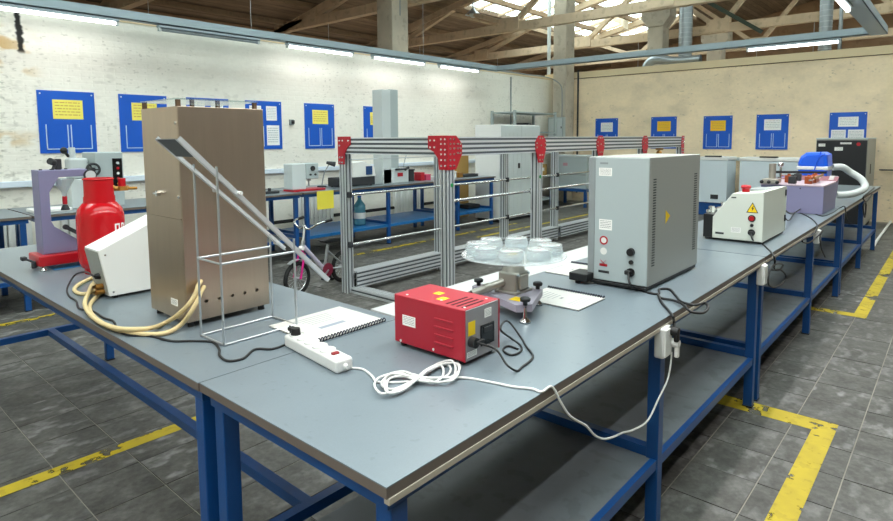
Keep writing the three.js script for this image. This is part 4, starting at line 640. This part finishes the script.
// ================================================================ ALUMINIUM PROFILE FRAME
{
  const x0 = 3.85, zf = -3.4, zb = -4.8, xs = [3.85, 5.28, 6.63, 7.97, 9.44], W = .09, top = 1.615, t = thing('profile_frame', 'long aluminium profile frame with red corner plates standing on the floor', 'frame', [6.6, 0, -4.1]);
  // T-slot section w x h with n grooves on the h sides
  const section = (w, h) => { // one slot per 45 mm on every side
    const pts = [], g = .010, d = .018, add = (ax, ay, bx_, by, nx, ny) => { const L = Math.hypot(bx_ - ax, by - ay), n = Math.max(1, Math.round(L / .045)), ux = (bx_ - ax) / L, uy = (by - ay) / L; pts.push([ax, ay]); for (let k = 0; k < n; k++) { const c = (k + .5) * L / n; for (const [o, i] of [[-g, 0], [-g, d], [g, d], [g, 0]]) pts.push([ax + ux * (c + o) + nx * i, ay + uy * (c + o) + ny * i]); } };
    add(-w / 2, -h / 2, w / 2, -h / 2, 0, 1); add(w / 2, -h / 2, w / 2, h / 2, -1, 0); add(w / 2, h / 2, -w / 2, h / 2, 0, -1); add(-w / 2, h / 2, -w / 2, -h / 2, 1, 0); return pts;
  };
  const along = (ax, a, b, c1, c2, w, h) => { // ax x: (z,y) centre; z: (x,y); y: (x,z)
    const sec = section(w, h).map(([p, q]) => [p + c1, q + c2]); return ext(sec, ax, a, b); };
  const slotShade = (ax, a, b, c1, c2, w, h) => { // dark strips standing in for the shade inside the slots
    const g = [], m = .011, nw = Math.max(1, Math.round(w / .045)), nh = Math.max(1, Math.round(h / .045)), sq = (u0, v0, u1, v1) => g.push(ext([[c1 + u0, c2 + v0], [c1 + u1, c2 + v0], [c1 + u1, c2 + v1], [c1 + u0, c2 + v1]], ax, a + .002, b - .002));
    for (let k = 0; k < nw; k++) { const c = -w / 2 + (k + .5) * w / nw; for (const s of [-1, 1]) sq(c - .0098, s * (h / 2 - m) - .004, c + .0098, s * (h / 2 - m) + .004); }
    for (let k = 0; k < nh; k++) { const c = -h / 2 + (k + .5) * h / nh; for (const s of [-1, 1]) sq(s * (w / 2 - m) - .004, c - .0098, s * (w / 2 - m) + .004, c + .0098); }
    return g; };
  const prof = (name, ...q) => { const p = part(name, along(...q), MAT.alu, t); part('slot_shade', slotShade(...q), MAT.aluDark, p, { kind: 'stuff' }); };
  for (const x of xs) for (const z of [zf, zb]) { prof('post', 'y', .0, top - .165, x, z, W, W); }
  for (const z of [zf, zb]) prof('top_beam', 'x', x0 - W / 2, xs[4] + W / 2, z, top - .0825, W, .165);
  for (const x of [xs[0], xs[4]]) prof('end_beam', 'z', zb + W / 2, zf - W / 2, x, top - .0825, W, .165);
  for (const z of [zb, zf]) for (let k = 0; k < 4; k++) { prof('base_rail', 'x', xs[k] + W / 2, xs[k + 1] - W / 2, z + .03, .14, .15, .17); }
  prof('floor_rail', 'z', zb + W / 2, zf - W / 2, x0 + .06, .03, .12, .06);
  prof('floor_rail', 'z', zb + W / 2, zf - W / 2, xs[4], .03, .12, .06);
  part('rail_end_cap', bx(x0 + W / 2 - .002, .0, zb + .05, x0 + .075, .14, zb + .075), MAT.black, t);
  for (const [z, y] of [[zb + .055, 1.03], [zb + .055, .51], [zf - .055, 1.04]]) { for (let k = 0; k < 4; k++) part('cross_rod', cy([xs[k], y, z], [xs[k + 1], y, z], .014, .014, 10), MAT.chrome, t); for (const x of xs) part('rod_clamp', rb(x - .022, y - .03, z - .018, x + .022, y + .03, z + .02, .006), MAT.charcoal, t); }
  part('guide_wire', cy([x0, 1.39, zb + .055], [xs[4], 1.39, zb + .055], .005, .005, 6), MAT.zinc, t);
  // red plates on the front beam
  const plate = (poly, ax, a, b, dots, tilt) => { const p = part('corner_plate', ext(poly, ax, a, b), MAT.redPlate, t, { label: 'red bolted joint plate' }); for (const [u, v] of dots) part('bolt', ax === 'z' ? cy([u, v, b], [u, v, b + .006], .011, .009, 8) : cy([a, v, u], [a - .006, v, u], .011, .009, 8), MAT.chrome, p); };
  for (const x of xs.slice(1)) { const w = x === xs[4] ? .07 : .1; const L = -w, Rr = x === xs[4] ? .045 : w; plate([[x + L, top - .12], [x + L, top - .05], [x - .045, top + .012], [x + .045, top + .012], [x + Rr, top - .05], [x + Rr, top - .12], [x + .045, top - .27], [x - .045, top - .27]], 'z', zf + W / 2, zf + W / 2 + .008, [[x + L + .02, top - .065], [x + L + .02, top - .11], [x + Rr - .02, top - .065], [x + Rr - .02, top - .11], [x - .025, top - .015], [x + .025, top - .015], [x - .025, top - .19], [x + .025, top - .19], [x - .025, top - .24], [x + .025, top - .24], [x, top - .09]]); part('green_dot', cy([x, top - .42, zf + W / 2], [x, top - .42, zf + W / 2 + .003], .018, .018, 12), MAT.green, t); }
  const dots = []; for (const dx of [-.02, .03]) for (const dy of [.02, .06, .1, .15, .2, .25]) dots.push([x0 + dx, top - dy]); for (const dy of [.06, .1, .14]) { dots.push([x0 + .08, top - dy]); dots.push([x0 + .115, top - dy]); }
  plate([[x0 - .045, top + .012], [x0 + .06, top + .012], [x0 + .14, top - .06], [x0 + .14, top - .15], [x0 + .06, top - .285], [x0 - .045, top - .285]], 'z', zf + W / 2, zf + W / 2 + .008, dots);
  const dl = []; for (const dz of [.02, .065]) for (const dy of [.02, .06, .11, .15, .2, .25]) dl.push([zf + .045 - dz, top - dy]); dl.push([zf - .1, top - .03], [zf - .1, top - .09], [zf - .15, top - .03], [zf - .15, top - .09]);
  plate([[zf + .053, top + .012], [zf - .18, top + .012], [zf - .18, top - .1], [zf - .11, top - .13], [zf - .06, top - .19], [zf - .05, top - .285], [zf + .053, top - .285]], 'x', x0 - W / 2 - .008, x0 - W / 2, dl);
  plate([[zb - .05, top + .012], [zb + .15, top + .012], [zb + .15, top - .07], [zb + .1, top - .1], [zb + .06, top - .16], [zb + .05, top - .27], [zb - .05, top - .27]], 'x', x0 - W / 2 - .008, x0 - W / 2, [[zb - .02, top - .03], [zb + .03, top - .03], [zb + .12, top - .03], [zb - .02, top - .08], [zb - .02, top - .2], [zb + .02, top - .2], [zb - .02, top - .25], [zb + .02, top - .25]]);
  part('green_dot', cy([x0 + .01, top - .42, zf + W / 2], [x0 + .01, top - .42, zf + W / 2 + .003], .018, .018, 12), MAT.green, t);
  part('stay_hook', [cy([8.6, 1.45, zf], [8.6, 1.36, zf], .012), sph([8.6, 1.37, zf], .045, 10), bar([8.5, 1.43, zf], [8.72, 1.43, zf], .03, .03)], MAT.brass, t);
}
// ---- small child's bicycle
{
  const t = thing('child_bicycle', 'small child bicycle with pink fork and silver frame behind the frame post', 'bicycle', [3.75, 0, -5.1]);
  const f = V3(3.42, .185, -5.08), r = V3(4.1, .185, -5.2), ux = r.clone().sub(f).normalize(), n = V3(-ux.z, 0, ux.x);
  const P = (a, y, s = 0) => [f.x + ux.x * a + n.x * s, y, f.z + ux.z * a + n.z * s], L = r.distanceTo(f);
  const wheel = (a, rad, name) => {
    const q = new THREE.Quaternion().setFromUnitVectors(V3(0, 0, 1), n), mk = (g) => { g.applyQuaternion(q); const p = P(a, rad); g.translate(...p); return g; };
    const w = part(name, mk(new THREE.TorusGeometry(rad - .022, .022, 10, 36)), MAT.rubber, t); part('rim', mk(new THREE.TorusGeometry(rad - .047, .008, 6, 32)), MAT.chrome, w);
    const sp = []; for (let i = 0; i < 16; i++) { const b = i / 16 * 6.2832; const g = new THREE.CylinderGeometry(.0014, .0014, rad - .05, 4); g.translate(0, (rad - .05) / 2, 0); g.rotateZ(b); sp.push(mk(g)); } part('spokes', sp, MAT.zinc, w); const h = new THREE.CylinderGeometry(.018, .018, .07, 12); h.rotateX(Math.PI / 2); part('hub', mk(h), MAT.zinc, w);
  };
  wheel(0, .18, 'front_wheel'); wheel(L, .18, 'rear_wheel'); 
  for (const s of [-.05, .05]) part('fork_blade', cy(P(0, .18, s), P(.07, .42, s * .8), .011), s < 0 ? MAT.pink : MAT.pink, t);
  part('fork_crown', [cy(P(.07, .42, -.045), P(.07, .42, .045), .016), cy(P(.07, .42), P(.09, .52), .018)], MAT.pink, t);
  part('head_tube', cy(P(.08, .46), P(.1, .56), .02), MAT.zinc, t); part('stem', cy(P(.1, .56), P(.125, .72), .012), MAT.plastic, t);
  part('handlebar', tube([P(.24, .76, -.2), P(.15, .74, -.17), P(.12, .68, -.06), P(.12, .7, 0), P(.12, .68, .06), P(.15, .74, .17), P(.24, .76, .2)], .011, 40), MAT.chrome, t);
  for (const s of [-.2, .2]) part('grip', cy(P(.22, .757, s * .98), P(.31, .765, s * 1.02), .016), MAT.black, t);
  part('frame_tube', cy(P(.1, .5), P(.4, .2), .022), std('#d9d3e8', .35), t); part('frame_tube', cy(P(.4, .2), P(.46, .46), .016), MAT.zinc, t); part('frame_tube', cy(P(.4, .2), P(L, .18, .04), .01), MAT.zinc, t); part('frame_tube', cy(P(.45, .4), P(L, .18, .04), .01), MAT.zinc, t);
  part('saddle', ext([[0, 0], [.2, -.01], [.24, .03], [.05, .05], [-.05, .03]].map(([a, b]) => [a, b]), 'z', -.055, .055, .015).applyMatrix4(new THREE.Matrix4().makeBasis(ux, V3(0, 1, 0), n)).translate(...P(.4, .49)), MAT.black, t);
  part('chain_guard', cy(P(.4, .2, .045), P(.4, .2, .055), .075, .075, 24), std('#7d1f3a', .4), t); part('crank', [bar(P(.4, .2, .06), P(.3, .13, .065), .014, .014), bar(P(.4, .2, -.06), P(.5, .27, -.065), .014, .014)], MAT.zinc, t); part('pedal', [rb(-.04, -.01, -.02, .04, .01, .02, .004).translate(...P(.3, .13, .1)), rb(-.04, -.01, -.02, .04, .01, .02, .004).translate(...P(.5, .27, -.1))], MAT.black, t);
  part('mudguard', [...Array.from({ length: 7 }, (_, i) => { const a = 1.0 + i * .2, b = a + .2; return bar(P(-.2 * Math.cos(a) * -1 * -1, .18 + .2 * Math.sin(a)), P(-.2 * Math.cos(b), .18 + .2 * Math.sin(b)), .05, .004); })], MAT.zinc, t);
  for (const s of [-.14, .14]) { const q = new THREE.Quaternion().setFromUnitVectors(V3(0, 0, 1), n), g = new THREE.TorusGeometry(.045, .018, 8, 20); g.applyQuaternion(q); g.translate(...P(L - .02, .066, s)); const w = part('training_wheel', g, MAT.rubber, t); part('wheel_arm', [bar(P(L, .18, s * .35), P(L - .02, .066, s * .9), .012, .012), cy(P(L - .02, .066, s * .8), P(L - .02, .066, s * 1.12), .03, .03, 14)], MAT.zinc, w); }
}
// ================================================================ NOTICE BOARDS
function notice(label, wall, a, y0, w, h, sheetCol, layout, mat, group) { // wall 'L': x = a on the white wall; 'B': z = a on the beige wall
  const t = thing('notice_board', label, 'notice board', wall === 'L' ? [a + w / 2, y0, ZW + .01] : [XB - .01, y0, a + w / 2], group);
  const q = (u0, v0, u1, v1, d0, d1) => wall === 'L' ? bx(a + u0 * w, y0 + v0 * h, ZW + d0, a + u1 * w, y0 + v1 * h, ZW + d1) : bx(XB - d1, y0 + v0 * h, a + u0 * w, XB - d0, y0 + v1 * h, a + u1 * w);
  part('panel', q(0, 0, 1, 1, .0, .012), mat, t);
  const sheetM = std('#ffffff', .8, 0, { map: typed(sheetCol === 'y' ? '#efe36a' : sheetCol === 'o' ? '#f0c02c' : '#eef0ee', sheetCol === 'w' ? '#a9b0b8' : '#c49a52', 5) });
  const sheet = (u0, v0, u1, v1, m = sheetM) => part('sheet', quadUV(q(u0, v0, u1, v1, .012, .0135), wall === 'L' ? 'z' : 'x'), m, t, { uv: true });
  const line = (u0, v0, u1, v1, pk) => q(u0, v0, u1, v1, .012, .016);
  const pocket = (u0, u1, v0, v1) => part('pocket_edge', [line(u0, v0, u0 + .018, v1), line(u1 - .018, v0, u1, v1), line(u0, v0, u1, v0 + .014)], MAT.pocket, t);
  const wm = std('#ffffff', .8, 0, { map: typed('#eef0f0', '#b4bac2', 7) });
  if (layout === 'pockets') { sheet(.25, .55, .78, .86); pocket(.11, .5, .06, .46); pocket(.54, .92, .06, .46); }
  if (layout === 'sheets') { sheet(.1, .58, .42, .9, wm); sheet(.56, .6, .86, .9, wm); sheet(.1, .06, .48, .48, wm); sheet(.56, .08, .92, .5, wm); }
  if (layout === 'three') { sheet(.24, .62, .78, .88); sheet(.06, .2, .46, .54, wm); sheet(.52, .2, .94, .54, wm); }
  for (const u of [.05, .95]) part('screw', wall === 'L' ? cy([a + u * w, y0 + .95 * h, ZW + .012], [a + u * w, y0 + .95 * h, ZW + .016], .009, .009, 10) : cy([XB - .012, y0 + .95 * h, a + u * w], [XB - .016, y0 + .95 * h, a + u * w], .009, .009, 10), MAT.plastic, t);
}
const GL = 'blue notice boards on the white wall', GB = 'blue notice boards on the beige wall';
notice('blue notice board with yellow sheet above the grey machine', 'L', 2.06, 1.452, .6, .74, 'y', 'pockets', MAT.blueBoard, GL);
notice('blue notice board with yellow sheet half hidden by the steel cabinet', 'L', 2.94, 1.452, .6, .74, 'y', 'pockets', MAT.blueBoard, GL);
notice('blue notice board mostly hidden behind the steel cabinet', 'L', 3.81, 1.452, .62, .74, 'w', 'sheets', MAT.blueBoard, GL);
notice('blue notice board with four white sheets beside the steel cabinet', 'L', 4.7, 1.452, .615, .74, 'w', 'sheets', MAT.blueBoard, GL);
notice('blue notice board with yellow sheet and clear pockets above the drill tester', 'L', 5.75, 1.447, .6, .745, 'y', 'pockets', MAT.blueBoard, GL);
notice('blue notice board with yellow sheet partly behind the grey tower', 'L', 7.01, 1.447, .6, .745, 'y', 'pockets', MAT.blueBoard, GL);
notice('blue notice board with white sheet beside the corner column on beige wall', 'B', -6.965, 1.345, .595, .73, 'w', 'pockets', MAT.blueBoard, GB);
notice('blue notice board with orange-yellow sheet above the aluminium beam end', 'B', -5.54, 1.345, .59, .73, 'o', 'pockets', MAT.blueBoard, GB);
notice('blue notice board with orange-yellow sheet above the narrow white freezer', 'B', -4.355, 1.342, .596, .72, 'o', 'pockets', MAT.blueBoard, GB);
notice('blue notice board with one white sheet above the wide white freezer', 'B', -3.286, 1.342, .596, .72, 'w', 'pockets', MAT.blueBoard, GB);
notice('blue notice board with three white sheets behind the black cabinet', 'B', -1.985, 1.342, .6, .72, 'w', 'three', MAT.blueBoard, GB);
{ const c = at(291, 122, 'z', ZW), t = thing('wall_socket', 'small dark socket on the white wall between two notice boards', 'socket', [c.x, c.y - .05, ZW + .02]); part('case', rb(c.x - .04, c.y - .05, ZW, c.x + .04, c.y + .04, ZW + .03, .008), MAT.greyDark, t); part('cover', rb(c.x - .015, c.y - .03, ZW + .03, c.x + .04, c.y + .03, ZW + .05, .008), MAT.black, t); }
// ================================================================ ALONG THE WHITE WALL
for (const [xc, label] of [[1.55, 'white ribbed radiator under the near wall bench'], [2.55, 'white ribbed radiator under the bench behind the gas cylinder'], [5.85, 'white ribbed radiator behind the hanging yellow sheet'], [8.0, 'white ribbed radiator below the short wall bench']]) {
  const t = thing('radiator', label, 'radiator', [xc, .12, ZW + .12], 'radiators under the wall benches');
  for (let i = 0; i < 9; i++) part('rib', rb(xc - .36 + i * .08, .12, ZW + .05, xc - .292 + i * .08, .7, ZW + .14, .018), MAT.offwhite, t);
}
// grey machine with control strip
{
  const t = thing('grey_crusher', 'grey bench machine with black control strip and motor wheel', 'machine', [2.4, T, -7.05]);
  part('cabinet', rb(2.2, T, -7.25, 2.47, 1.475, -6.85, .012), MAT.grey, t); part('pedestal', rb(1.98, T, -7.2, 2.2, 1.2, -6.9, .01), MAT.greyLight, t);
  const cp = part('control_strip', rb(2.36, 1.09, -6.85, 2.455, 1.41, -6.842, .003), MAT.blackGloss, t);
  for (let i = 0; i < 5; i++) part('indicator', cy([2.41, 1.14 + i * .055, -6.842], [2.41, 1.14 + i * .055, -6.836], .014, .014, 12), [MAT.yellow, MAT.red, MAT.plastic, MAT.red, MAT.greyLight][i], cp);
  part('wheel', [(() => { const g = new THREE.TorusGeometry(.06, .012, 8, 28); g.translate(2.16, 1.3, -6.8); return g; })(), cy([2.16, 1.3, -6.9], [2.16, 1.3, -6.79], .022), ...[0, 1, 2].map((i) => bar([2.16, 1.3, -6.8], [2.16 + .06 * Math.cos(i * 2.1), 1.3 + .06 * Math.sin(i * 2.1), -6.8], .012, .012))], MAT.charcoal, t);
  part('head', [rb(1.99, 1.2, -7.12, 2.18, 1.42, -6.98, .03), cy([2.05, 1.42, -7.05], [2.05, 1.53, -7.05], .035, .03)], MAT.greyLight, t);
  part('lever_knob', [cy([2.0, 1.44, -7.0], [1.95, 1.5, -6.95], .014), sph([1.95, 1.5, -6.95], .035, 10)], MAT.black, t);
}
solo('tray', rb(1.6, T, -6.98, 1.93, T + .035, -6.72, .01), MAT.white, 'shallow white tray on the wall bench below the tester', 'tray');
// small drill tester with red base
{
  const t = thing('drill_tester', 'small grey drill-like tester on a red base plate', 'tester', [4.85, T, -6.85]);
  part('base_plate', rb(4.5, T, -6.95, 5.02, T + .025, -6.7, .005), MAT.redPlate, t); part('body', rb(4.5, T + .025, -6.93, 4.72, 1.275, -6.73, .012), MAT.greyLight, t); part('head', rb(4.72, 1.06, -6.93, 4.93, 1.275, -6.73, .012), MAT.grey, t);
  part('dial', [cy([4.83, 1.205, -6.73], [4.83, 1.205, -6.715], .035, .035, 20)], MAT.charcoal, t); for (const x of [4.79, 4.87]) part('small_knob', cy([x, 1.12, -6.73], [x, 1.12, -6.715], .014, .014, 12), MAT.charcoal, t); part('spindle', [cy([4.83, 1.06, -6.83], [4.83, 1.03, -6.83], .03), cy([4.83, 1.03, -6.83], [4.83, .96, -6.83], .01)], MAT.chrome, t);
}
solo('clamp_tool', [rb(4.12, T, -6.85, 4.32, T + .03, -6.75, .01), cy([4.2, T + .03, -6.8], [4.2, T + .07, -6.8], .02)], MAT.charcoal, 'small dark tool lying on the wall bench', 'tool');
{ const t = thing('desk_lamp', 'small bent desk lamp beside the drill tester', 'lamp', [5.25, T, -7.1]); part('base', cy([5.25, T, -7.1], [5.25, T + .02, -7.1], .07, .065, 20), MAT.charcoal, t); part('arm', tube([[5.25, T + .02, -7.1], [5.3, 1.1, -7.1], [5.38, 1.24, -7.08]], .008), MAT.greyDark, t); part('head', cy([5.33, 1.26, -7.08], [5.44, 1.23, -7.02], .02, .04, 14), MAT.charcoal, t); }
{ // electronic meter
  const t = thing('digital_meter', 'pale electronic scale with tilted blue screen', 'scale', [5.75, T, -6.9]);
  part('black_base', rb(5.32, T + .01, -7.05, 5.98, T + .14, -6.75, .01), MAT.charcoal, t); part('body', ext([[5.55, T + .14], [6.0, T + .14], [5.97, 1.18], [5.75, 1.27], [5.58, 1.25]], 'z', -7.05, -6.75, .006), MAT.offwhite, t); part('screen', bar([5.8, 1.13, -6.745], [5.92, 1.13, -6.745], .01, .13), MAT.screen, t); for (const x of [5.36, 5.94]) for (const z of [-7, -6.8]) part('foot', cy([x, T, z], [x, T + .012, z], .015), MAT.rubber, t);
}
{ // tall grey tower
  const t = thing('column_tester', 'tall grey column tester rising above the aluminium beam', 'tester', [6.4, T, -6.95]);
  part('foot_block', rb(6.2, T, -7.08, 6.75, 1.13, -6.8, .008), MAT.greyLight, t); part('column', rb(6.19, T, -7.02, 6.37, 2.36, -6.8, .006), MAT.greyLight, t); part('cover', rb(6.385, T + .2, -7.05, 6.56, 2.375, -6.83, .006), MAT.grey, t); part('groove', bx(6.365, 1.2, -6.99, 6.39, 2.35, -6.84), MAT.charcoal, t);
  for (const y of [1.12, 1.47]) part('clamp', [bar([6.45, y, -6.78], [6.66, y, -6.75], .03, .025), cy([6.62, y - .01, -6.75], [6.7, y + .02, -6.75], .02)], MAT.charcoal, t); part('maker_plate', bx(6.23, 1.58, -6.8, 6.33, 1.61, -6.797), std('#8f6d6a', .6), t); part('red_print', bx(6.5, 1.0, -6.8, 6.62, 1.06, -6.798), MAT.redPlate, t);
  const b = thing('black_box', 'small black box beside the foot of the grey column tester', 'box', [6.86, T, -6.9]); part('case', rb(6.82, T, -6.98, 6.94, 1.08, -6.86, .008), MAT.charcoal, b); part('lid', rb(6.81, 1.08, -6.99, 6.95, 1.1, -6.85, .006), MAT.black, b);
}
for (const [x, w, h, m, label] of [[7.1, .09, .14, MAT.redPlate, 'small red box on the wall bench'], [7.24, .12, .1, std('#c9486a', .5), 'pink carton on the wall bench'], [7.48, .16, .05, MAT.offwhite, 'low white carton on the wall bench'], [7.9, .14, .12, MAT.offwhite, 'white carton with red band near the bench end'], [8.4, .4, .05, MAT.charcoal, 'flat dark case on the end of the short bench'], [8.1, .1, .09, MAT.brass, 'brass-coloured tin on the short bench']]) { const t = thing('small_box', label, 'box', [x, T, -6.9]); part('carton', rb(x - w / 2, T, -6.98, x + w / 2, T + h * .8, -6.82, .006), m, t); part('carton_lid', rb(x - w / 2 - .003, T + h * .8, -6.983, x + w / 2 + .003, T + h, -6.817, .004), m, t); }
{ const t = thing('bottle_stand', 'thin laboratory stand with clamps holding a small lamp', 'stand', [7.0, T, -7.2]); part('base', cy([7.0, T, -7.2], [7.0, T + .02, -7.2], .07, .065, 18), MAT.charcoal, t); part('rod', tube([[7.0, T + .02, -7.2], [7.03, 1.15, -7.2], [7.1, 1.38, -7.18]], .007), MAT.zinc, t); part('arm', [bar([6.98, 1.36, -7.18], [7.16, 1.4, -7.16], .015, .02), sph([7.17, 1.41, -7.16], .03, 10)], MAT.charcoal, t); }
// hanging yellow sheet, bottle on the shelf
{ const a = at(317, 193, 'z', -6.53), b = at(334, 208, 'z', -6.53); solo('yellow_sheet', bx(a.x, b.y, -6.535, b.x, a.y + .02, -6.532), MAT.yellowSoft, 'yellow paper sheet hanging from the wall bench edge', 'sheet'); }
{ const c = at(366, 222, 'y', .302), z = -6.9, x = 6.05 - .26, t = thing('water_bottle', 'large bluish plastic water bottle on the blue shelf', 'bottle', [x, .3, z]); part('bottle', lathe([[0, 0], [.085, 0], [.09, .02], [.09, .2], [.08, .22], [.09, .24], [.088, .3], [.03, .38], [.025, .42], [0, .42]], [x, .3, z], 24), new THREE.MeshPhysicalMaterial({ color: '#7fc4d6', transmission: .6, roughness: .15, thickness: 0 }), t); part('cap', cy([x, .72, z], [x, .745, z], .03), MAT.blueBoard, t); part('paper_label', lathe([[.091, .1], [.0915, .1], [.0915, .19], [.091, .19]], [x, .3, z], 24), MAT.paper, t); }
solo('black_bag', rb(8.3, .3, -7.1, 8.65, .38, -6.8, .03), MAT.rubber, 'dark flat bag lying at the end of the blue shelf', 'bag');
// leaning board, cabinets, rack
{ const t = thing('leaning_board', 'ochre wooden board with dark edge leaning on the white wall', 'board', [9.2, 0, -7.75]); part('panel', rb(8.82, 0, -7.7, 9.35, 1.42, -7.67, .004), MAT.wood, t); part('dark_batten', bx(8.79, 0, -7.72, 8.82, 1.43, -7.66), MAT.brown, t); part('dark_batten', bx(8.79, .8, -7.665, 9.35, .84, -7.655), MAT.brown, t); }
{
  const x0 = 8.92, x1 = 10.25, z0 = -7.15, z1 = -6.52, y1 = 1.86, t = thing('metal_wardrobe', 'tall white two-door metal cabinet beside the white wall bench', 'cabinet', [(x0 + x1) / 2, 0, (z0 + z1) / 2]);
  part('carcass', rb(x0, .06, z0, x1, y1, z1 - .02, .006), MAT.white, t); part('plinth', bx(x0 + .03, 0, z0 + .03, x1 - .03, .06, z1 - .06), MAT.charcoal, t); const xm = (x0 + x1) / 2;
  for (const [a, b] of [[x0 + .01, xm - .003], [xm + .003, x1 - .01]]) { const d = part('door', rb(a, .08, z1 - .02, b, y1 - .02, z1, .005), MAT.greyLight, t); if (a < xm - .1) part('handle', rb(b - .12, 1.02, z1, b - .07, 1.12, z1 + .02, .005), MAT.black, d); for (let k = 1; k < 5; k++) part('pressed_rib', rb(a + (b - a) * k / 5 - .008, .2, z1 - .002, a + (b - a) * k / 5 + .008, y1 - .15, z1 + .003, .002), MAT.greyLight, d); }
}
{
  const x0 = 10.75, x1 = 12.45, z0 = -8.12, z1 = -7.5, t = thing('metal_rack', 'open grey metal shelving rack with odds and ends', 'rack', [(x0 + x1) / 2, 0, -7.8]);
  for (const x of [x0, x1]) for (const z of [z0, z1]) part('upright', bx(x - .025, 0, z - .025, x + .025, 2.22, z + .025), MAT.grey, t);
  for (const y of [.15, .7, 1.25, 1.75, 2.19]) part('shelf', rb(x0 - .02, y - .03, z0 - .02, x1 + .02, y, z1 + .02, .004), MAT.grey, t);
  solo('folded_tarp', ext([[0, 0], [.5, 0], [.46, .09], [.3, .1], [.14, .19], [.02, .2]].map(([a, b]) => [11.35 + a, 1.75 + b]), 'z', -7.9, -7.55, .02), MAT.charcoal, 'dark folded tarp on the upper rack shelf', 'tarp');
  solo('blue_case', rb(11.2, 1.25, -7.85, 11.55, 1.42, -7.55, .02), MAT.blueBoard, 'blue plastic case on the middle rack shelf', 'case');
  for (const [x, m, label] of [[11.05, MAT.charcoal, 'dark crate on the lower rack shelf'], [11.5, MAT.brown, 'brown crate beside the dark one on the rack'], [11.95, MAT.wood, 'tan crate at the right of the rack shelf']]) { const c = thing('crate', label, 'crate', [x, .7, -7.7], 'crates on the rack'); part('bin', [bx(x - .18, .7, -7.9, x + .18, .72, -7.52), bx(x - .18, .7, -7.9, x - .16, .98, -7.52), bx(x + .16, .7, -7.9, x + .18, .98, -7.52), bx(x - .18, .7, -7.9, x + .18, .98, -7.88), bx(x - .18, .7, -7.54, x + .18, .98, -7.52)], m, c); part('label_card', bx(x - .06, .82, -7.52, x + .06, .9, -7.517), MAT.paper, c); }
}
// ================================================================ ALONG THE BEIGE WALL
function freezer(label, z0, z1, y0, y1, x0 = 12.55, black = true) {
  const t = thing('chest_unit', label, 'freezer', [x0 + .3, 0, (z0 + z1) / 2], 'white chest units along the beige wall');
  part('body', rb(x0, y0, z0, x0 + .6, y1 - .07, z1, .012), MAT.frost, t); part('lid', rb(x0 - .012, y1 - .066, z0 - .012, x0 + .6, y1, z1 + .012, .012), MAT.white, t); part('grille', bx(x0 - .004, y0 + .08, z0 + (z1 - z0) * .45, x0, y0 + .17, z0 + (z1 - z0) * .72), MAT.charcoal, t);
  part('blue_base', bx(x0 + .02, .0, z0 + .01, x0 + .58, y0, z1 - .01), MAT.blue, t); if (black) part('lid_handle', rb(x0 - .02, y1, (z0 + z1) / 2 - .16, x0 + .05, y1 + .025, (z0 + z1) / 2 + .16, .006), MAT.black, t);
}
freezer('narrow pale chest unit on blue base behind the grey instrument cabinet', -4.12, -3.56, .26, 1.2); freezer('wide pale chest unit with dark lid handle behind the lavender machine', -3.33, -2.3, .26, 1.2);
{ const t = thing('grey_chest', 'low light grey chest on a blue table behind the aluminium frame', 'chest', [12.5, 0, -7.1]); part('case', rb(12.2, .42, -7.4, 12.75, 1.16, -6.5, .01), MAT.grey, t); part('lid', rb(12.19, 1.16, -7.41, 12.76, 1.2, -6.49, .008), MAT.greyLight, t); part('lower_trim', bx(12.195, .74, -7.38, 12.2, .76, -6.52), MAT.greyDark, t); part('red_print', bx(12.197, .95, -7.12, 12.2, 1.02, -7.0), std('#b98a94', .6), t);
  part('table_top', bx(12.1, .36, -7.45, 12.85, .42, -6.45), MAT.blue, t); for (const z of [-7.4, -6.5]) for (const x of [12.15, 12.8]) part('leg', bx(x - .03, 0, z - .03, x + .03, .36, z + .03), MAT.blue, t); }
{
  const x0 = 12.0, x1 = 13.2, z0 = -1.95, z1 = -1.2, y1 = 1.555, t = thing('climate_cabinet', 'black-fronted climate cabinet with grey side near the beige wall', 'cabinet', [(x0 + x1) / 2, 0, (z0 + z1) / 2]);
  part('carcass', rb(x0 + .02, .08, z0, x1, y1, z1, .01), MAT.greySide, t); part('door', rb(x0, .1, z0 + .01, x0 + .03, y1 - .02, z1 - .01, .008), std('#13161b', .5), t); part('plinth', bx(x0 + .06, 0, z0 + .03, x1 - .04, .08, z1 - .03), MAT.charcoal, t); part('top_cover', rb(x0 + .01, y1, z0 - .005, x1, y1 + .02, z1 + .005, .006), MAT.greyLight, t);
  for (const [a, b, y, h] of [[.04, .14, 1.43, .05], [.28, .4, 1.36, .06], [.36, .52, 1.47, .03]]) decal('white sticker on black door', labelMat, t, bx(x0 - .0015, y, z0 + a, x0, y + h, z0 + b)); part('round_logo', ext(circ(z0 + .62, 1.47, .03, 18), 'x', x0 - .0015, x0), MAT.redPlate, t); part('side_slot', rb(x0 + .5, .95, z1, x0 + .58, 1.12, z1 + .006, .003), MAT.black, t); part('door_rail', rb(x0 - .02, .9, z0 + .2, x0, .92, z0 + .36, .004), MAT.greyLight, t);
  solo('wall_bracket', [cy([XB, .98, -1.1], [XB - .06, .98, -1.1], .012), cy([XB - .05, .98, -1.15], [XB - .05, .98, -.9], .012)], MAT.charcoal, 'small dark hook on the beige wall beside the climate cabinet', 'hook');
}

renderer.render(scene, camera);
